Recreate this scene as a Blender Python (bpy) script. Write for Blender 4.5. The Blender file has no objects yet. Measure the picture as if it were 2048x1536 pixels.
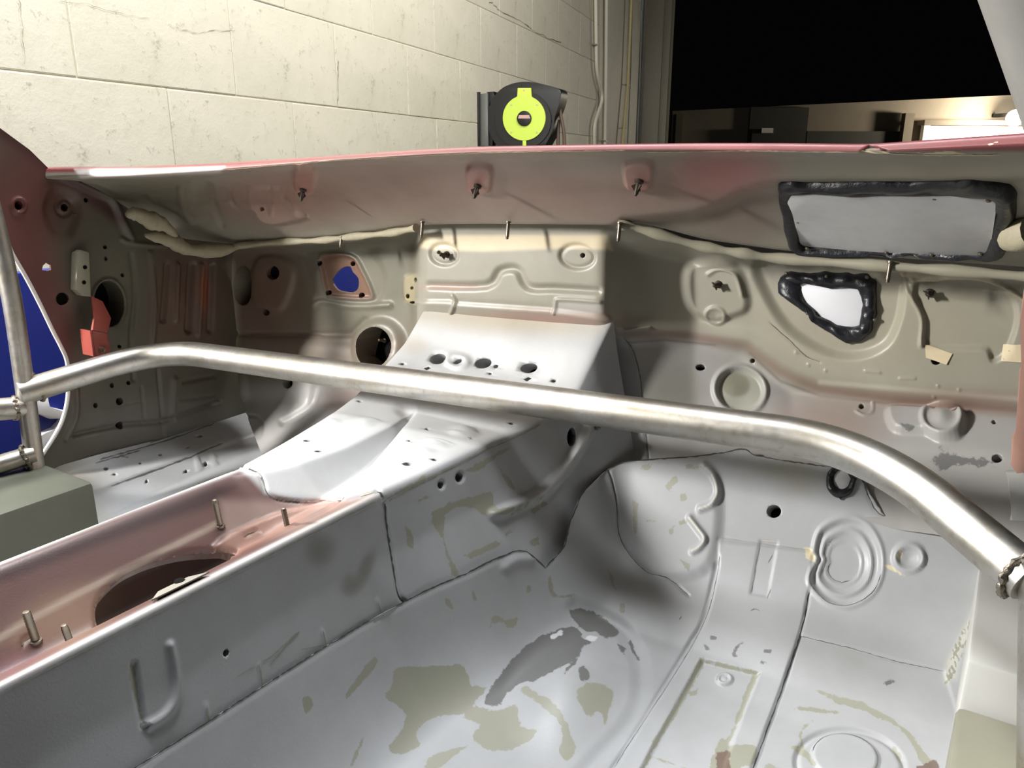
import bpy, bmesh, math, random
import numpy as np
from mathutils import Vector, Matrix
from mathutils.geometry import delaunay_2d_cdt
random.seed(7); RNG = np.random.default_rng(7)
SC = bpy.context.scene
COL = SC.collection

# ------------------------------------------------------------------ camera, world, lights, exposure
# car frame: X to the right, Y towards the front of the car, Z up, origin at the camera
F, VX, VY = 1550.0, 2056.0, 320.0
TH = math.atan2(768 - VY, F)
PS = math.atan2(VX - 1024, math.hypot(F, 768 - VY))
cam = bpy.data.cameras.new('camera'); cam.sensor_width = 36; cam.lens = F / 2048 * 36
cam.clip_start = 0.02; cam.clip_end = 200
co = bpy.data.objects.new('camera', cam); COL.objects.link(co)
co.rotation_euler = (math.pi / 2 - TH, 0, PS); co.location = (0, 0, 0)
SC.camera = co

w = bpy.data.worlds.new('night'); SC.world = w; w.use_nodes = True
w.node_tree.nodes['Background'].inputs[0].default_value = (0.8, 0.85, 1.0, 1)
w.node_tree.nodes['Background'].inputs[1].default_value = 0.0012

def area(name, loc, target, size, power, color=(1, 1, 1), size_y=None):
    l = bpy.data.lights.new(name, 'AREA'); l.energy = power; l.color = color
    l.shape = 'RECTANGLE'; l.size = size; l.size_y = size_y or size
    o = bpy.data.objects.new(name, l); COL.objects.link(o); o.location = loc
    o.rotation_euler = (Vector(target) - Vector(loc)).to_track_quat('-Z', 'Y').to_euler()
    o['kind'] = 'structure'
    return o
area('shop_ceiling_light', (-1.2, .66, 2.05), (-0.95, 0.7, -0.4), 1.1, 106, (0.97, 0.985, 1.0), 1.0)
area('shop_side_light', (-2.0, -0.38, .42), (-0.5, 1.0, -0.15), .6, 300, (1, 0.98, 0.95), 0.35)
area('wall_fill_light', (-.45, 2.9, 2.4), (-3.2, 2.9, 1.9), 2.2, 165, (1, 0.98, 0.94), 1.0)  # added unseen panel facing the block wall, only to brighten it

SC.view_settings.view_transform = 'Standard'; SC.view_settings.look = 'None'
SC.view_settings.gamma = 1; SC.view_settings.use_curve_mapping = False
SC.view_settings.exposure = 0.0

# ------------------------------------------------------------------ helpers
def ray(u, v):
    x = u - 1024.0; y = 768.0 - v
    h = F * math.cos(TH) + y * math.sin(TH); z = -F * math.sin(TH) + y * math.cos(TH)
    return np.array((x * math.cos(PS) - h * math.sin(PS), x * math.sin(PS) + h * math.cos(PS), z))
def proj(P):
    X, Y, Z = P[..., 0], P[..., 1], P[..., 2]
    x = X * math.cos(PS) + Y * math.sin(PS); h = -X * math.sin(PS) + Y * math.cos(PS)
    d = h * math.cos(TH) - Z * math.sin(TH); y = h * math.sin(TH) + Z * math.cos(TH)
    d = np.maximum(d, 1e-3)
    return 1024 + F * x / d, 768 - F * y / d
def at(u, v, X=None, Y=None, Z=None):
    r = ray(u, v)
    s = X / r[0] if X is not None else Y / r[1] if Y is not None else Z / r[2]
    return r * s
def zm(x0, y0, k):                     # coordinates read off an enlarged view of the photograph
    return lambda pts: [(x0 + a * k, y0 + b * k) for a, b in pts]
z1 = zm(0, 200, .3418); z2 = zm(500, 250, .3906); z3 = zm(1200, 250, .41406); z4 = zm(600, 1000, .3906)
z5 = zm(600, 750, .3418); z6 = zm(1200, 750, .41406); z7 = zm(0, 936, .3906); z8 = zm(1248, 936, .3906); zL = zm(0, 600, .3418)
def lin(c):
    return tuple((x / 255 / 12.92 if x / 255 <= .04045 else ((x / 255 + .055) / 1.055) ** 2.4) for x in c)
def sm(t):
    t = np.clip(t, 0, 1); return t * t * (3 - 2 * t)

def ell(cx, cy, rx, ry, rot=0, n=20):
    a = math.radians(rot); out = []
    for k in range(n):
        t = 2 * math.pi * k / n
        x, y = rx * math.cos(t), ry * math.sin(t)
        out.append((cx + x * math.cos(a) - y * math.sin(a), cy + x * math.sin(a) + y * math.cos(a)))
    return out
def smooth_poly(pts, closed=True, n=6):
    p = [np.array(q, float) for q in pts]; out = []; N = len(p)
    for i in range(N if closed else N - 1):
        g = lambda k: p[k % N] if closed else p[min(max(k, 0), N - 1)]
        p0, p1, p2, p3 = g(i - 1), g(i), g(i + 1), g(i + 2)
        for k in range(n):
            t = k / n
            out.append(.5 * ((2 * p1) + (-p0 + p2) * t + (2 * p0 - 5 * p1 + 4 * p2 - p3) * t * t + (-p0 + 3 * p1 - 3 * p2 + p3) * t ** 3))
    if not closed: out.append(p[-1])
    return out
def seg_dist(U, V, pts, closed):
    P = np.array(pts, float); n = len(P); best = np.full(U.shape, 1e9)
    for i in range(n if closed else n - 1):
        a = P[i]; b = P[(i + 1) % n]; d = b - a; L = max(d @ d, 1e-9)
        t = np.clip(((U - a[0]) * d[0] + (V - a[1]) * d[1]) / L, 0, 1)
        best = np.minimum(best, (U - a[0] - t * d[0]) ** 2 + (V - a[1] - t * d[1]) ** 2)
    return np.sqrt(best)
def inside(U, V, pts):
    P = np.array(pts, float); n = len(P); c = np.zeros(U.shape, bool)
    for i in range(n):
        x1, y1 = P[i]; x2, y2 = P[(i + 1) % n]
        if y1 == y2: continue
        m = ((y1 > V) != (y2 > V)) & (U < (x2 - x1) * (V - y1) / (y2 - y1) + x1)
        c ^= m
    return c
def blur(A, s, ax):
    if s <= 0: return A
    r = int(3 * s + .5)
    r = min(r, A.shape[ax] - 1)
    k = np.exp(-.5 * (np.arange(-r, r + 1) / s) ** 2); k /= k.sum()
    A = np.moveaxis(A, ax, 0)
    pre = 2 * A[:1] - A[1:r + 1][::-1]; post = 2 * A[-1:] - A[-r - 1:-1][::-1]
    B = np.concatenate([pre, A, post]); out = np.zeros_like(A)
    for i, kk in enumerate(k): out += kk * B[i:i + len(A)]
    return np.moveaxis(out, 0, ax)

# ------------------------------------------------------------------ materials (all procedural)
def newmat(name):
    m = bpy.data.materials.new(name); m.use_nodes = True
    return m, m.node_tree.nodes, m.node_tree.links, m.node_tree.nodes['Principled BSDF']
def noise(N, L, scale, detail=4, rough=.6, vec=None, dist=0):
    if vec is None:
        tc = N.new('ShaderNodeTexCoord'); vec = tc.outputs['Object']
    n = N.new('ShaderNodeTexNoise'); n.inputs['Scale'].default_value = scale; n.inputs['Detail'].default_value = detail
    n.inputs['Roughness'].default_value = rough; n.inputs['Distortion'].default_value = dist
    L.new(vec, n.inputs['Vector']); return n.outputs['Fac']
def maprange(N, L, v, a, b, c=0., d=1.):
    m = N.new('ShaderNodeMapRange'); m.inputs[1].default_value = a; m.inputs[2].default_value = b
    m.inputs[3].default_value = c; m.inputs[4].default_value = d; L.new(v, m.inputs[0]); return m.outputs[0]
def math_(N, L, op, a, b):
    m = N.new('ShaderNodeMath'); m.operation = op
    for i, x in enumerate((a, b)):
        if isinstance(x, (int, float)): m.inputs[i].default_value = x
        else: L.new(x, m.inputs[i])
    return m.outputs[0]
def mixc(N, L, f, a, b, mode='MIX'):
    m = N.new('ShaderNodeMix'); m.data_type = 'RGBA'; m.blend_type = mode
    if isinstance(f, (int, float)): m.inputs[0].default_value = f
    else: L.new(f, m.inputs[0])
    for i, x in ((6, a), (7, b)):
        if isinstance(x, tuple): m.inputs[i].default_value = (*x[:3], 1)
        else: L.new(x, m.inputs[i])
    return m.outputs[2]
STAINS = {'olive': lin((150, 150, 134)), 'dark': lin((104, 104, 103)), 'line': lin((78, 77, 72)), 'cream': lin((222, 208, 176)),
          'red': lin((110, 92, 82)), 'white': lin((222, 224, 226))}
def sheet_material():
    m, N, L, b = newmat('sanded_body_paint')
    a = N.new('ShaderNodeAttribute'); a.attribute_name = 'paint'
    n1 = noise(N, L, 9, 5, .6); n2 = noise(N, L, 85, 7, .72, None, .4); n3 = noise(N, L, 420, 2)
    col = mixc(N, L, maprange(N, L, n1, .38, .72, 0, .5), a.outputs['Color'], mixc(N, L, 1., a.outputs['Color'], (.70, .69, .66), 'MULTIPLY'))
    for nm, c in STAINS.items():
        s = N.new('ShaderNodeAttribute'); s.attribute_name = nm
        jag = math_(N, L, 'MULTIPLY', math_(N, L, 'SUBTRACT', n2, .5), 2.3)
        f = maprange(N, L, math_(N, L, 'ADD', s.outputs['Fac'], jag), -.02, .22, 0, .9)
        col = mixc(N, L, f, col, c)
    L.new(col, b.inputs['Base Color'])
    L.new(maprange(N, L, n1, .3, .7, .36, .5), b.inputs['Roughness'])
    b.inputs['Specular IOR Level'].default_value = .5
    bp = N.new('ShaderNodeBump'); bp.inputs['Strength'].default_value = .10; bp.inputs['Distance'].default_value = .001
    L.new(n3, bp.inputs['Height']); L.new(bp.outputs[0], b.inputs['Normal'])
    return m
def simple(name, c, rough=.5, metal=0., spec=.5, var=.12, scale=40, bump=0, coat=0):
    m, N, L, b = newmat(name)
    n = noise(N, L, scale, 4)
    c = lin(c)
    L.new(mixc(N, L, n, tuple(x * (1 - var) for x in c), tuple(min(1, x * (1 + var)) for x in c)), b.inputs['Base Color'])
    b.inputs['Roughness'].default_value = rough; b.inputs['Metallic'].default_value = metal
    b.inputs['Specular IOR Level'].default_value = spec; b.inputs['Coat Weight'].default_value = coat
    if bump:
        bp = N.new('ShaderNodeBump'); bp.inputs['Strength'].default_value = bump; bp.inputs['Distance'].default_value = .004
        L.new(n, bp.inputs['Height']); L.new(bp.outputs[0], b.inputs['Normal'])
    return m
def steel_material():
    m, N, L, b = newmat('bare_steel_tube')
    n1 = noise(N, L, 14, 6, .7); n2 = noise(N, L, 90, 4)
    c = mixc(N, L, maprange(N, L, n1, .35, .7), lin((196, 194, 190)), lin((168, 160, 144)))
    c = mixc(N, L, maprange(N, L, n2, .55, .8, 0, .5), c, lin((120, 114, 104)))
    L.new(c, b.inputs['Base Color']); b.inputs['Metallic'].default_value = 1
    L.new(maprange(N, L, n2, .2, .8, .36, .52), b.inputs['Roughness'])
    return m
M = dict(
    sheet=sheet_material(),
    cavity=simple('dark_cavity', (18, 17, 16), .9, spec=.1),
    steel=steel_material(),
    weld=simple('weld_metal', (140, 132, 122), .4, 1., scale=300, var=.4, bump=.3),
    plate=simple('aluminium_plate', (206, 207, 208), .45, .2, var=.22, scale=20),
    bright=simple('bright_new_aluminium', (236, 236, 240), .5, .2, var=.04),
    tar=simple('black_seam_sealer', (30, 31, 36), .38, spec=.5, var=.3, scale=60, bump=.5),
    stud=simple('zinc_stud', (128, 118, 106), .4, .9, var=.2, scale=200),
    clip=simple('brown_clip', (66, 56, 48), .55, .3, var=.3, scale=200),
    tape=simple('masking_tape', (214, 198, 164), .7, var=.05),
    redtab=simple('red_oxide_tab', (150, 74, 64), .35, var=.2, scale=60),
    maroon=simple('maroon_paint', (120, 60, 58), .35, var=.2),
    beige=simple('beige_grey_paint', (150, 146, 128), .4, var=.12),
    rose=simple('faded_red_paint', (188, 108, 112), .3, var=.18, scale=30, coat=.3),
    box=simple('olive_primed_steel', (86, 88, 77), .5, var=.16, scale=16),
    boxr=simple('light_primed_steel', (190, 190, 186), .5, var=.1, scale=20),
    rim=simple('highlit_bare_metal_edge', (235, 232, 228), .35, .3, var=.1),
    ochre=simple('dried_seam_putty', (168, 160, 136), .7, var=.25, scale=45, bump=.6),
    black=simple('black_plastic', (17, 18, 19), .45, var=.15),
    lime=simple('lime_plastic', (206, 232, 88), .4, var=.04),
    rubber=simple('hose_rubber', (92, 74, 62), .6, var=.2),
    greysteel=simple('grey_bracket_steel', (112, 114, 110), .4, .4),
    blue=simple('deep_blue_paint', (25, 38, 118), .4, var=.08, scale=4),
    white=simple('white_paint', (240, 240, 240), .5, var=.04),
    pipe=simple('painted_pipe', (232, 226, 206), .5, var=.1),
    pipey=simple('yellowed_pipe', (214, 198, 140), .5, var=.15),
    pipeg=simple('grey_conduit', (120, 124, 118), .45, .3),
    jamb=simple('weathered_door_frame', (118, 112, 98), .7, var=.2, scale=12),
    jambg=simple('mossy_frame_edge', (104, 104, 74), .8, var=.2),
    stucco=simple('outside_stucco', (126, 116, 102), .85, var=.15, scale=3),
    stuccod=simple('outside_dark_panel', (58, 56, 52), .85, var=.2, scale=3),
    concrete=simple('concrete_floor', (116, 112, 104), .8, var=.2, scale=5),
    asphalt=simple('asphalt', (46, 45, 44), .9, var=.2, scale=6),
    paper=simple('label_pink', (210, 168, 160), .6, var=.05),
)
def glow(name, c, s):
    m, N, L, b = newmat(name); b.inputs['Emission Color'].default_value = (*c, 1); b.inputs['Emission Strength'].default_value = s
    b.inputs['Base Color'].default_value = (*c, 1); return m
for k_, c_ in STAINS.items(): M['s_' + k_] = simple('seam_' + k_, tuple(round(255 * (12.92 * x if x < .0031308 else 1.055 * x ** (1 / 2.4) - .055)) for x in c_), .6, var=.25, scale=90)
M['lamp'] = glow('lamp_glow', (1, .93, .78), 60)

# ------------------------------------------------------------------ object helpers
def thing(name, label, cat, loc=(0, 0, 0), group=None):
    o = bpy.data.objects.new(name, None); COL.objects.link(o); o.location = loc; o.empty_display_size = .05
    o['label'] = label; o['category'] = cat
    if group: o['group'] = group
    return o
def tag(o, label, cat, group=None):
    o['label'] = label; o['category'] = cat
    if group: o['group'] = group
    return o
def struct(o): o['kind'] = 'structure'; return o
def world_loc(o):
    v = Vector(o.location)
    while o.parent: o = o.parent; v += Vector(o.location)
    return v
def link(name, me, mats, parent=None, label=None):
    o = bpy.data.objects.new(name, me); COL.objects.link(o)
    for m in (mats if isinstance(mats, (list, tuple)) else [mats]): me.materials.append(m)
    if parent is not None:
        o.parent = parent; o.location = -world_loc(parent)
    if label: o['label'] = label
    return o
def obj(name, bm, m, parent=None, label=None, smooth=True, angle=40):
    me = bpy.data.meshes.new(name)
    bmesh.ops.recalc_face_normals(bm, faces=bm.faces[:])
    bm.to_mesh(me); bm.free()
    if smooth:
        me.polygons.foreach_set('use_smooth', [True] * len(me.polygons))
        me.set_sharp_from_angle(angle=math.radians(angle))
    return link(name, me, m, parent, label)
def add_tube(bm, pts, r, n=20, caps=True, rads=None):
    pts = [Vector(p) for p in pts]; rings = []; up = None
    for i, p in enumerate(pts):
        t = (pts[min(i + 1, len(pts) - 1)] - pts[max(i - 1, 0)]).normalized()
        if up is None:
            up = Vector((0, 0, 1)) if abs(t.z) < .9 else Vector((1, 0, 0))
        a = (up - t * up.dot(t)).normalized(); up = a; b = t.cross(a)
        rr = rads[i] if rads else r
        rings.append([bm.verts.new(p + (a * math.cos(2 * math.pi * k / n) + b * math.sin(2 * math.pi * k / n)) * rr) for k in range(n)])
    for A, B in zip(rings, rings[1:]):
        for k in range(n): bm.faces.new((A[k], A[(k + 1) % n], B[(k + 1) % n], B[k]))
    if caps: bm.faces.new(rings[0][::-1]); bm.faces.new(rings[-1])
def bend(pts, rad, n=10):
    pts = [Vector(p) for p in pts]; out = [pts[0]]
    for a, b, c in zip(pts, pts[1:], pts[2:]):
        d1 = (a - b).normalized(); d2 = (c - b).normalized()
        L = min(rad, (a - b).length * .49, (c - b).length * .49)
        p, q = b + d1 * L, b + d2 * L
        for k in range(n + 1):
            t = k / n; out.append(p * (1 - t) ** 2 + b * 2 * t * (1 - t) + q * t * t)
    out.append(pts[-1]); return out
def add_box(bm, c, size, bev=0, rot=None):
    r = bmesh.ops.create_cube(bm, size=1)
    vs = r['verts']
    for v in vs: v.co = Vector((v.co.x * size[0], v.co.y * size[1], v.co.z * size[2]))
    if bev:
        es = list({e for v in vs for e in v.link_edges})
        rb = bmesh.ops.bevel(bm, geom=es, offset=bev, segments=2, affect='EDGES', profile=.5)
        vs = list({v for f in rb['faces'] for v in f.verts} | {v for v in vs if v.is_valid})
    R = rot if rot is not None else Matrix.Identity(3)
    for v in vs: v.co = R @ v.co + Vector(c)
def add_prism(bm, pts, off, bev=0):
    """flat plate: 3D outline PTS extruded by the vector OFF"""
    off = Vector(off)
    a = [bm.verts.new(Vector(p)) for p in pts]; b = [bm.verts.new(Vector(p) + off) for p in pts]
    n = len(a); fs = [bm.faces.new(a), bm.faces.new(b[::-1])]
    for k in range(n): fs.append(bm.faces.new((a[k], b[k], b[(k + 1) % n], a[(k + 1) % n])))
    if bev:
        es = list({e for f in fs[:2] for e in f.edges})
        bmesh.ops.bevel(bm, geom=es, offset=bev, segments=2, affect='EDGES', profile=.5)
def add_lathe(bm, prof, M4, n=24):
    """profile [(radius, height)] turned about the local z axis"""
    rings = []
    for r, h in prof:
        if r < 1e-6: rings.append([bm.verts.new(M4 @ Vector((0, 0, h)))])
        else: rings.append([bm.verts.new(M4 @ Vector((r * math.cos(2 * math.pi * k / n), r * math.sin(2 * math.pi * k / n), h))) for k in range(n)])
    for A, B in zip(rings, rings[1:]):
        for k in range(n):
            if len(A) == 1 and len(B) == 1: continue
            if len(A) == 1: bm.faces.new((A[0], B[k], B[(k + 1) % n]))
            elif len(B) == 1: bm.faces.new((A[k], A[(k + 1) % n], B[0]))
            else: bm.faces.new((A[k], A[(k + 1) % n], B[(k + 1) % n], B[k]))
def frame(p, nrm, up=(0, 0, 1)):
    z = Vector(nrm).normalized(); u = Vector(up)
    x = u.cross(z)
    if x.length < 1e-3: x = Vector((1, 0, 0)).cross(z)
    x.normalize(); y = z.cross(x)
    return Matrix(((x.x, y.x, z.x, p[0]), (x.y, y.y, z.y, p[1]), (x.z, y.z, z.z, p[2]), (0, 0, 0, 1)))

# ------------------------------------------------------------------ pressed sheet metal
def net(rows, su, sv, blur_u=2., blur_v=2.):
    """dense surface through a net of 3D points; SU, SV samples for each interval"""
    A = np.array(rows, float)
    def up(A, s):
        out = []
        for i in range(len(A) - 1):
            n = s[i] if isinstance(s, (list, tuple)) else s
            for k in range(n): out.append(A[i] + (A[i + 1] - A[i]) * (k / n))
        out.append(A[-1]); return np.array(out)
    A = up(A, sv); A = np.swapaxes(up(np.swapaxes(A, 0, 1), su), 0, 1)
    return blur(blur(A, blur_v, 0), blur_u, 1)
class Sheet:
    def __init__(s, base, color):
        s.B = base; s.n, s.m = base.shape[:2]
        s.U, s.V = proj(base)
        gi = np.gradient(base, axis=0); gj = np.gradient(base, axis=1)
        N = np.cross(gi, gj); N /= np.maximum(np.linalg.norm(N, axis=2, keepdims=True), 1e-12)
        s.flip = np.median((N * base).sum(2)) > 0
        s.N = -N if s.flip else N
        s.D = np.zeros((s.n, s.m)); s.C = np.empty((s.n, s.m, 3)); s.C[:] = lin(color)
        s.S = {k: np.full((s.n, s.m), -1.) for k in STAINS}
        s.loops = []; s.ribs = []; s.mask = np.ones((s.n, s.m), bool)
    def cols(s, a=0, b=None):
        s.mask[:] = False; s.mask[:, a:b] = True
    def box(s, pts, pad):
        P = np.array(pts, float); lo = P.min(0) - pad; hi = P.max(0) + pad
        return s.mask & (s.U > lo[0]) & (s.U < hi[0]) & (s.V > lo[1]) & (s.V < hi[1])
    def _d(s, pts, pad, closed, signed=False):
        m = s.box(pts, pad)
        if not m.any(): return m, None
        d = seg_dist(s.U[m], s.V[m], pts, closed)
        if signed: d = np.where(inside(s.U[m], s.V[m], pts), d, -d)
        return m, d
    def bead(s, pts, w, h, closed=False):
        m, d = s._d(pts, w, closed)
        if d is not None: s.D[m] += h * sm(1 - d / w)
    def step(s, pts, w, h):
        m, d = s._d(pts, w, True, True)
        if d is not None: s.D[m] += h * sm(d / w + .5)
    def dome(s, cx, cy, rx, ry, h, rot=0):
        a = math.radians(rot); x = s.U - cx; y = s.V - cy
        q = ((x * math.cos(a) + y * math.sin(a)) / rx) ** 2 + ((-x * math.sin(a) + y * math.cos(a)) / ry) ** 2
        s.D += h * sm(1 - np.sqrt(q)) * s.mask
    def fill(s, pts, c, soft=8, a=1.):
        m, d = s._d(pts, soft, True, True)
        if d is not None:
            f = (a * sm(d / soft / 2 + .5))[:, None]; s.C[m] = s.C[m] * (1 - f) + np.array(lin(c)) * f
    def spray(s, cx, cy, rx, ry, c, a=1., rot=0):
        r = math.radians(rot); x = s.U - cx; y = s.V - cy
        q = ((x * math.cos(r) + y * math.sin(r)) / rx) ** 2 + ((-x * math.sin(r) + y * math.cos(r)) / ry) ** 2
        f = (a * np.exp(-q * q * .7 - q * .4) * s.mask)[..., None]; s.C = s.C * (1 - f) + np.array(lin(c)) * f
    def streak(s, pts, w, c, a=1., closed=False):
        m, d = s._d(pts, w, closed)
        if d is not None:
            f = (a * sm(1 - d / w))[:, None]; s.C[m] = s.C[m] * (1 - f) + np.array(lin(c)) * f
    def stain(s, kind, pts, soft=5):
        if soft > 2.6: soft = max(soft, 9)
        if 4 < len(pts) < 24: pts = smooth_poly(pts, True, 3)
        m, d = s._d(pts, soft * 2, True, True)
        if d is not None: s.S[kind][m] = np.maximum(s.S[kind][m], np.clip(d / soft, -1, 1))
    def line(s, pts, w=2., kind='line', h=0., closed=False):
        if h: s.bead(pts, w + 3, h, closed)
        s.ribs.append((list(pts) + ([pts[0]] if closed else []), max(w, .7), kind, s.mask.copy() if not s.mask.all() else None))
    def ribbons(s, parent):
        for pts, w, kind, mk in s.ribs:
            if mk is not None: s.mask = mk
            P = np.array(pts, float); d = np.concatenate([[0], np.cumsum(np.hypot(*np.diff(P, axis=0).T))])
            n = max(4, int(d[-1] / 7)); t = np.linspace(0, d[-1], n)
            Q = np.stack([np.interp(t, d, P[:, 0]), np.interp(t, d, P[:, 1])], 1)
            T = np.gradient(Q, axis=0); T /= np.maximum(np.hypot(T[:, 0], T[:, 1])[:, None], 1e-9); Nn = np.stack([-T[:, 1], T[:, 0]], 1)
            ww = w * (1 + .35 * RNG.normal(0, 1, n).clip(-1.5, 1.5)); ww[0] *= .3; ww[-1] *= .3
            Q += Nn * RNG.normal(0, .35, n)[:, None]
            off = .0005
            bm = bmesh.new(); rows_ = []
            for k in range(n):
                a, b = Q[k] + Nn[k] * ww[k] * .5, Q[k] - Nn[k] * ww[k] * .5
                rows_.append((bm.verts.new(s.on(*a, off)), bm.verts.new(s.on(*b, off))))
            for (a, b), (c, e) in zip(rows_, rows_[1:]): bm.faces.new((a, b, e, c))
            obj('panel_seam' if kind in ('line', 'dark') else 'paint_streak', bm, M['s_' + kind], parent)
    def hole(s, pts, depth=.02, cap=True): s.loops.append(('hole', pts, depth, cap, s.mask.copy()))
    def trim(s, pts): s.loops.append(('trim', pts, 0, False, s.mask.copy()))
    # pixel -> grid position on the undeformed surface
    def ij(s, u, v, start=None):
        if start is None:
            k = np.argmin((s.U - u) ** 2 + (s.V - v) ** 2 + np.where(s.mask, 0, 1e6)); i, j = divmod(int(k), s.m)
        else: i, j = start
        i = float(i); j = float(j)
        for _ in range(8):
            i0 = min(max(int(i), 0), s.n - 2); j0 = min(max(int(j), 0), s.m - 2)
            fi, fj = i - i0, j - j0
            def bl(A): return (A[i0, j0] * (1 - fi) * (1 - fj) + A[i0 + 1, j0] * fi * (1 - fj) + A[i0, j0 + 1] * (1 - fi) * fj + A[i0 + 1, j0 + 1] * fi * fj)
            eu, ev = u - bl(s.U), v - bl(s.V)
            a = (s.U[i0 + 1, j0] - s.U[i0, j0]) * (1 - fj) + (s.U[i0 + 1, j0 + 1] - s.U[i0, j0 + 1]) * fj
            b = (s.U[i0, j0 + 1] - s.U[i0, j0]) * (1 - fi) + (s.U[i0 + 1, j0 + 1] - s.U[i0 + 1, j0]) * fi
            c = (s.V[i0 + 1, j0] - s.V[i0, j0]) * (1 - fj) + (s.V[i0 + 1, j0 + 1] - s.V[i0, j0 + 1]) * fj
            d = (s.V[i0, j0 + 1] - s.V[i0, j0]) * (1 - fi) + (s.V[i0 + 1, j0 + 1] - s.V[i0 + 1, j0]) * fi
            det = a * d - b * c
            if abs(det) < 1e-9: break
            i += np.clip((eu * d - ev * b) / det, -6, 6); j += np.clip((ev * a - eu * c) / det, -6, 6)
            i = min(max(i, 0), s.n - 1.001); j = min(max(j, 0), s.m - 1.001)
        return i, j
    def samp(s, A, ij):
        ij = np.asarray(ij, float).reshape(-1, 2)
        i0 = np.clip(ij[:, 0].astype(int), 0, s.n - 2); j0 = np.clip(ij[:, 1].astype(int), 0, s.m - 2)
        fi = ij[:, 0] - i0; fj = ij[:, 1] - j0
        if A.ndim == 3: fi = fi[:, None]; fj = fj[:, None]
        return A[i0, j0] * (1 - fi) * (1 - fj) + A[i0 + 1, j0] * fi * (1 - fj) + A[i0, j0 + 1] * (1 - fi) * fj + A[i0 + 1, j0 + 1] * fi * fj
    def on(s, u, v, off=0.):
        q = s.ij(u, v); p = s.samp(s.B, q)[0]; n = s.samp(s.N, q)[0]; d = s.samp(s.D, q)[0]
        return Vector(p + n * (d + off))
    def normal(s, u, v): return Vector(s.samp(s.N, s.ij(u, v))[0]).normalized()
    def build(s, name, parent, thick=.0012, label=None):
        P = s.B + s.N * s.D[..., None]
        n, m = s.n, s.m
        marked = np.zeros((n - 1, m - 1), bool); drop = np.zeros((n - 1, m - 1), bool)
        ci, cj = np.meshgrid(np.arange(n - 1) + .5, np.arange(m - 1) + .5, indexing='ij')
        L = []
        for kind, pts, depth, cap, s.mask in s.loops:
            q = []; prev = None
            for (u, v) in pts:
                g = s.ij(u, v, prev if kind == 'hole' else None); q.append(g); prev = g
            q = np.array(q)
            if kind == 'hole' and (np.ptp(q[:, 0]) < .05 or np.ptp(q[:, 1]) < .05): continue
            L.append((kind, q, depth, cap))
            Q = np.concatenate([q, q[:1]])
            for a, b in zip(Q, Q[1:]):
                k = max(2, int(np.abs(b - a).max() * 2) + 2)
                for t in np.linspace(0, 1, k):
                    p = a + (b - a) * t; i0, j0 = int(p[0]), int(p[1])
                    marked[max(i0 - 1, 0):i0 + 2, max(j0 - 1, 0):j0 + 2] = True
            ins = np.zeros_like(drop)
            lo = np.maximum(q.min(0).astype(int) - 1, 0); hi = q.max(0).astype(int) + 2
            sl = (slice(lo[0], hi[0]), slice(lo[1], hi[1]))
            ins[sl] = inside(ci[sl], cj[sl], q)
            if kind == 'hole': drop |= ins
            else: drop |= ~ins
        keep = ~marked & ~drop
        vid = np.arange(n * m).reshape(n, m)
        I, J = np.nonzero(keep)
        quads = np.stack([vid[I, J], vid[I, J + 1], vid[I + 1, J + 1], vid[I + 1, J]], 1)
        extra = np.zeros((0, 2)); tris = np.zeros((0, 3), int); loop_ids = []
        if marked.any():
            used = np.zeros((n, m), bool); I, J = np.nonzero(marked)
            for a in (0, 1):
                for b in (0, 1): used[I + a, J + b] = True
            gi, gj = np.nonzero(used); gids = vid[gi, gj]; pts2 = [(float(a), float(b)) for a, b in zip(gi, gj)]
            back = {int(g): k for k, g in enumerate(gids)}
            edges = []
            mk = np.pad(marked, 1)
            for i, j in zip(*np.nonzero(mk[:-1, 1:-1] != mk[1:, 1:-1])):
                edges.append((back[int(vid[i, j])], back[int(vid[i, j + 1])]))
            for i, j in zip(*np.nonzero(mk[1:-1, :-1] != mk[1:-1, 1:])):
                edges.append((back[int(vid[i, j])], back[int(vid[i + 1, j])]))
            ng = len(pts2)
            for kind, q, depth, cap in L:
                st = len(pts2); pts2 += [(float(a), float(b)) for a, b in q]
                k = len(q); edges += [(st + a, st + (a + 1) % k) for a in range(k)]
            vo, eo, fo, ov, oe, of = delaunay_2d_cdt([Vector(p) for p in pts2], edges, [], 0, 1e-6)
            vo = np.array([(p.x, p.y) for p in vo]); fo = np.array([f for f in fo if len(f) == 3])
            ids = np.empty(len(vo), int); ex = []; in2out = {}
            for k, o in enumerate(ov):
                g = [x for x in o if x < ng]
                for x in o: in2out[x] = k
                if g: ids[k] = gids[g[0]]
                else: ids[k] = n * m + len(ex); ex.append(vo[k])
            extra = np.array(ex).reshape(-1, 2)
            cen = vo[fo].mean(1)
            ok = marked[np.clip(cen[:, 0].astype(int), 0, n - 2), np.clip(cen[:, 1].astype(int), 0, m - 2)]
            for kind, q, depth, cap in L:
                inn = inside(cen[:, 0], cen[:, 1], q); ok &= ~inn if kind == 'hole' else inn
            a, b, c = vo[fo[:, 0]], vo[fo[:, 1]], vo[fo[:, 2]]
            cr = (b[:, 0] - a[:, 0]) * (c[:, 1] - a[:, 1]) - (b[:, 1] - a[:, 1]) * (c[:, 0] - a[:, 0])
            ok &= np.abs(cr) > 1e-7
            fo = fo[ok]; cr = cr[ok]; fo[cr > 0] = fo[cr > 0][:, ::-1]
            tris = ids[fo]
            st = ng
            for kind, q, depth, cap in L:
                loop_ids.append([ids[in2out[st + k]] for k in range(len(q))]); st += len(q)
        def allv(A, flat): 
            return np.concatenate([flat, s.samp(A, extra).reshape(-1, *flat.shape[1:])]) if len(extra) else flat
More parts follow.
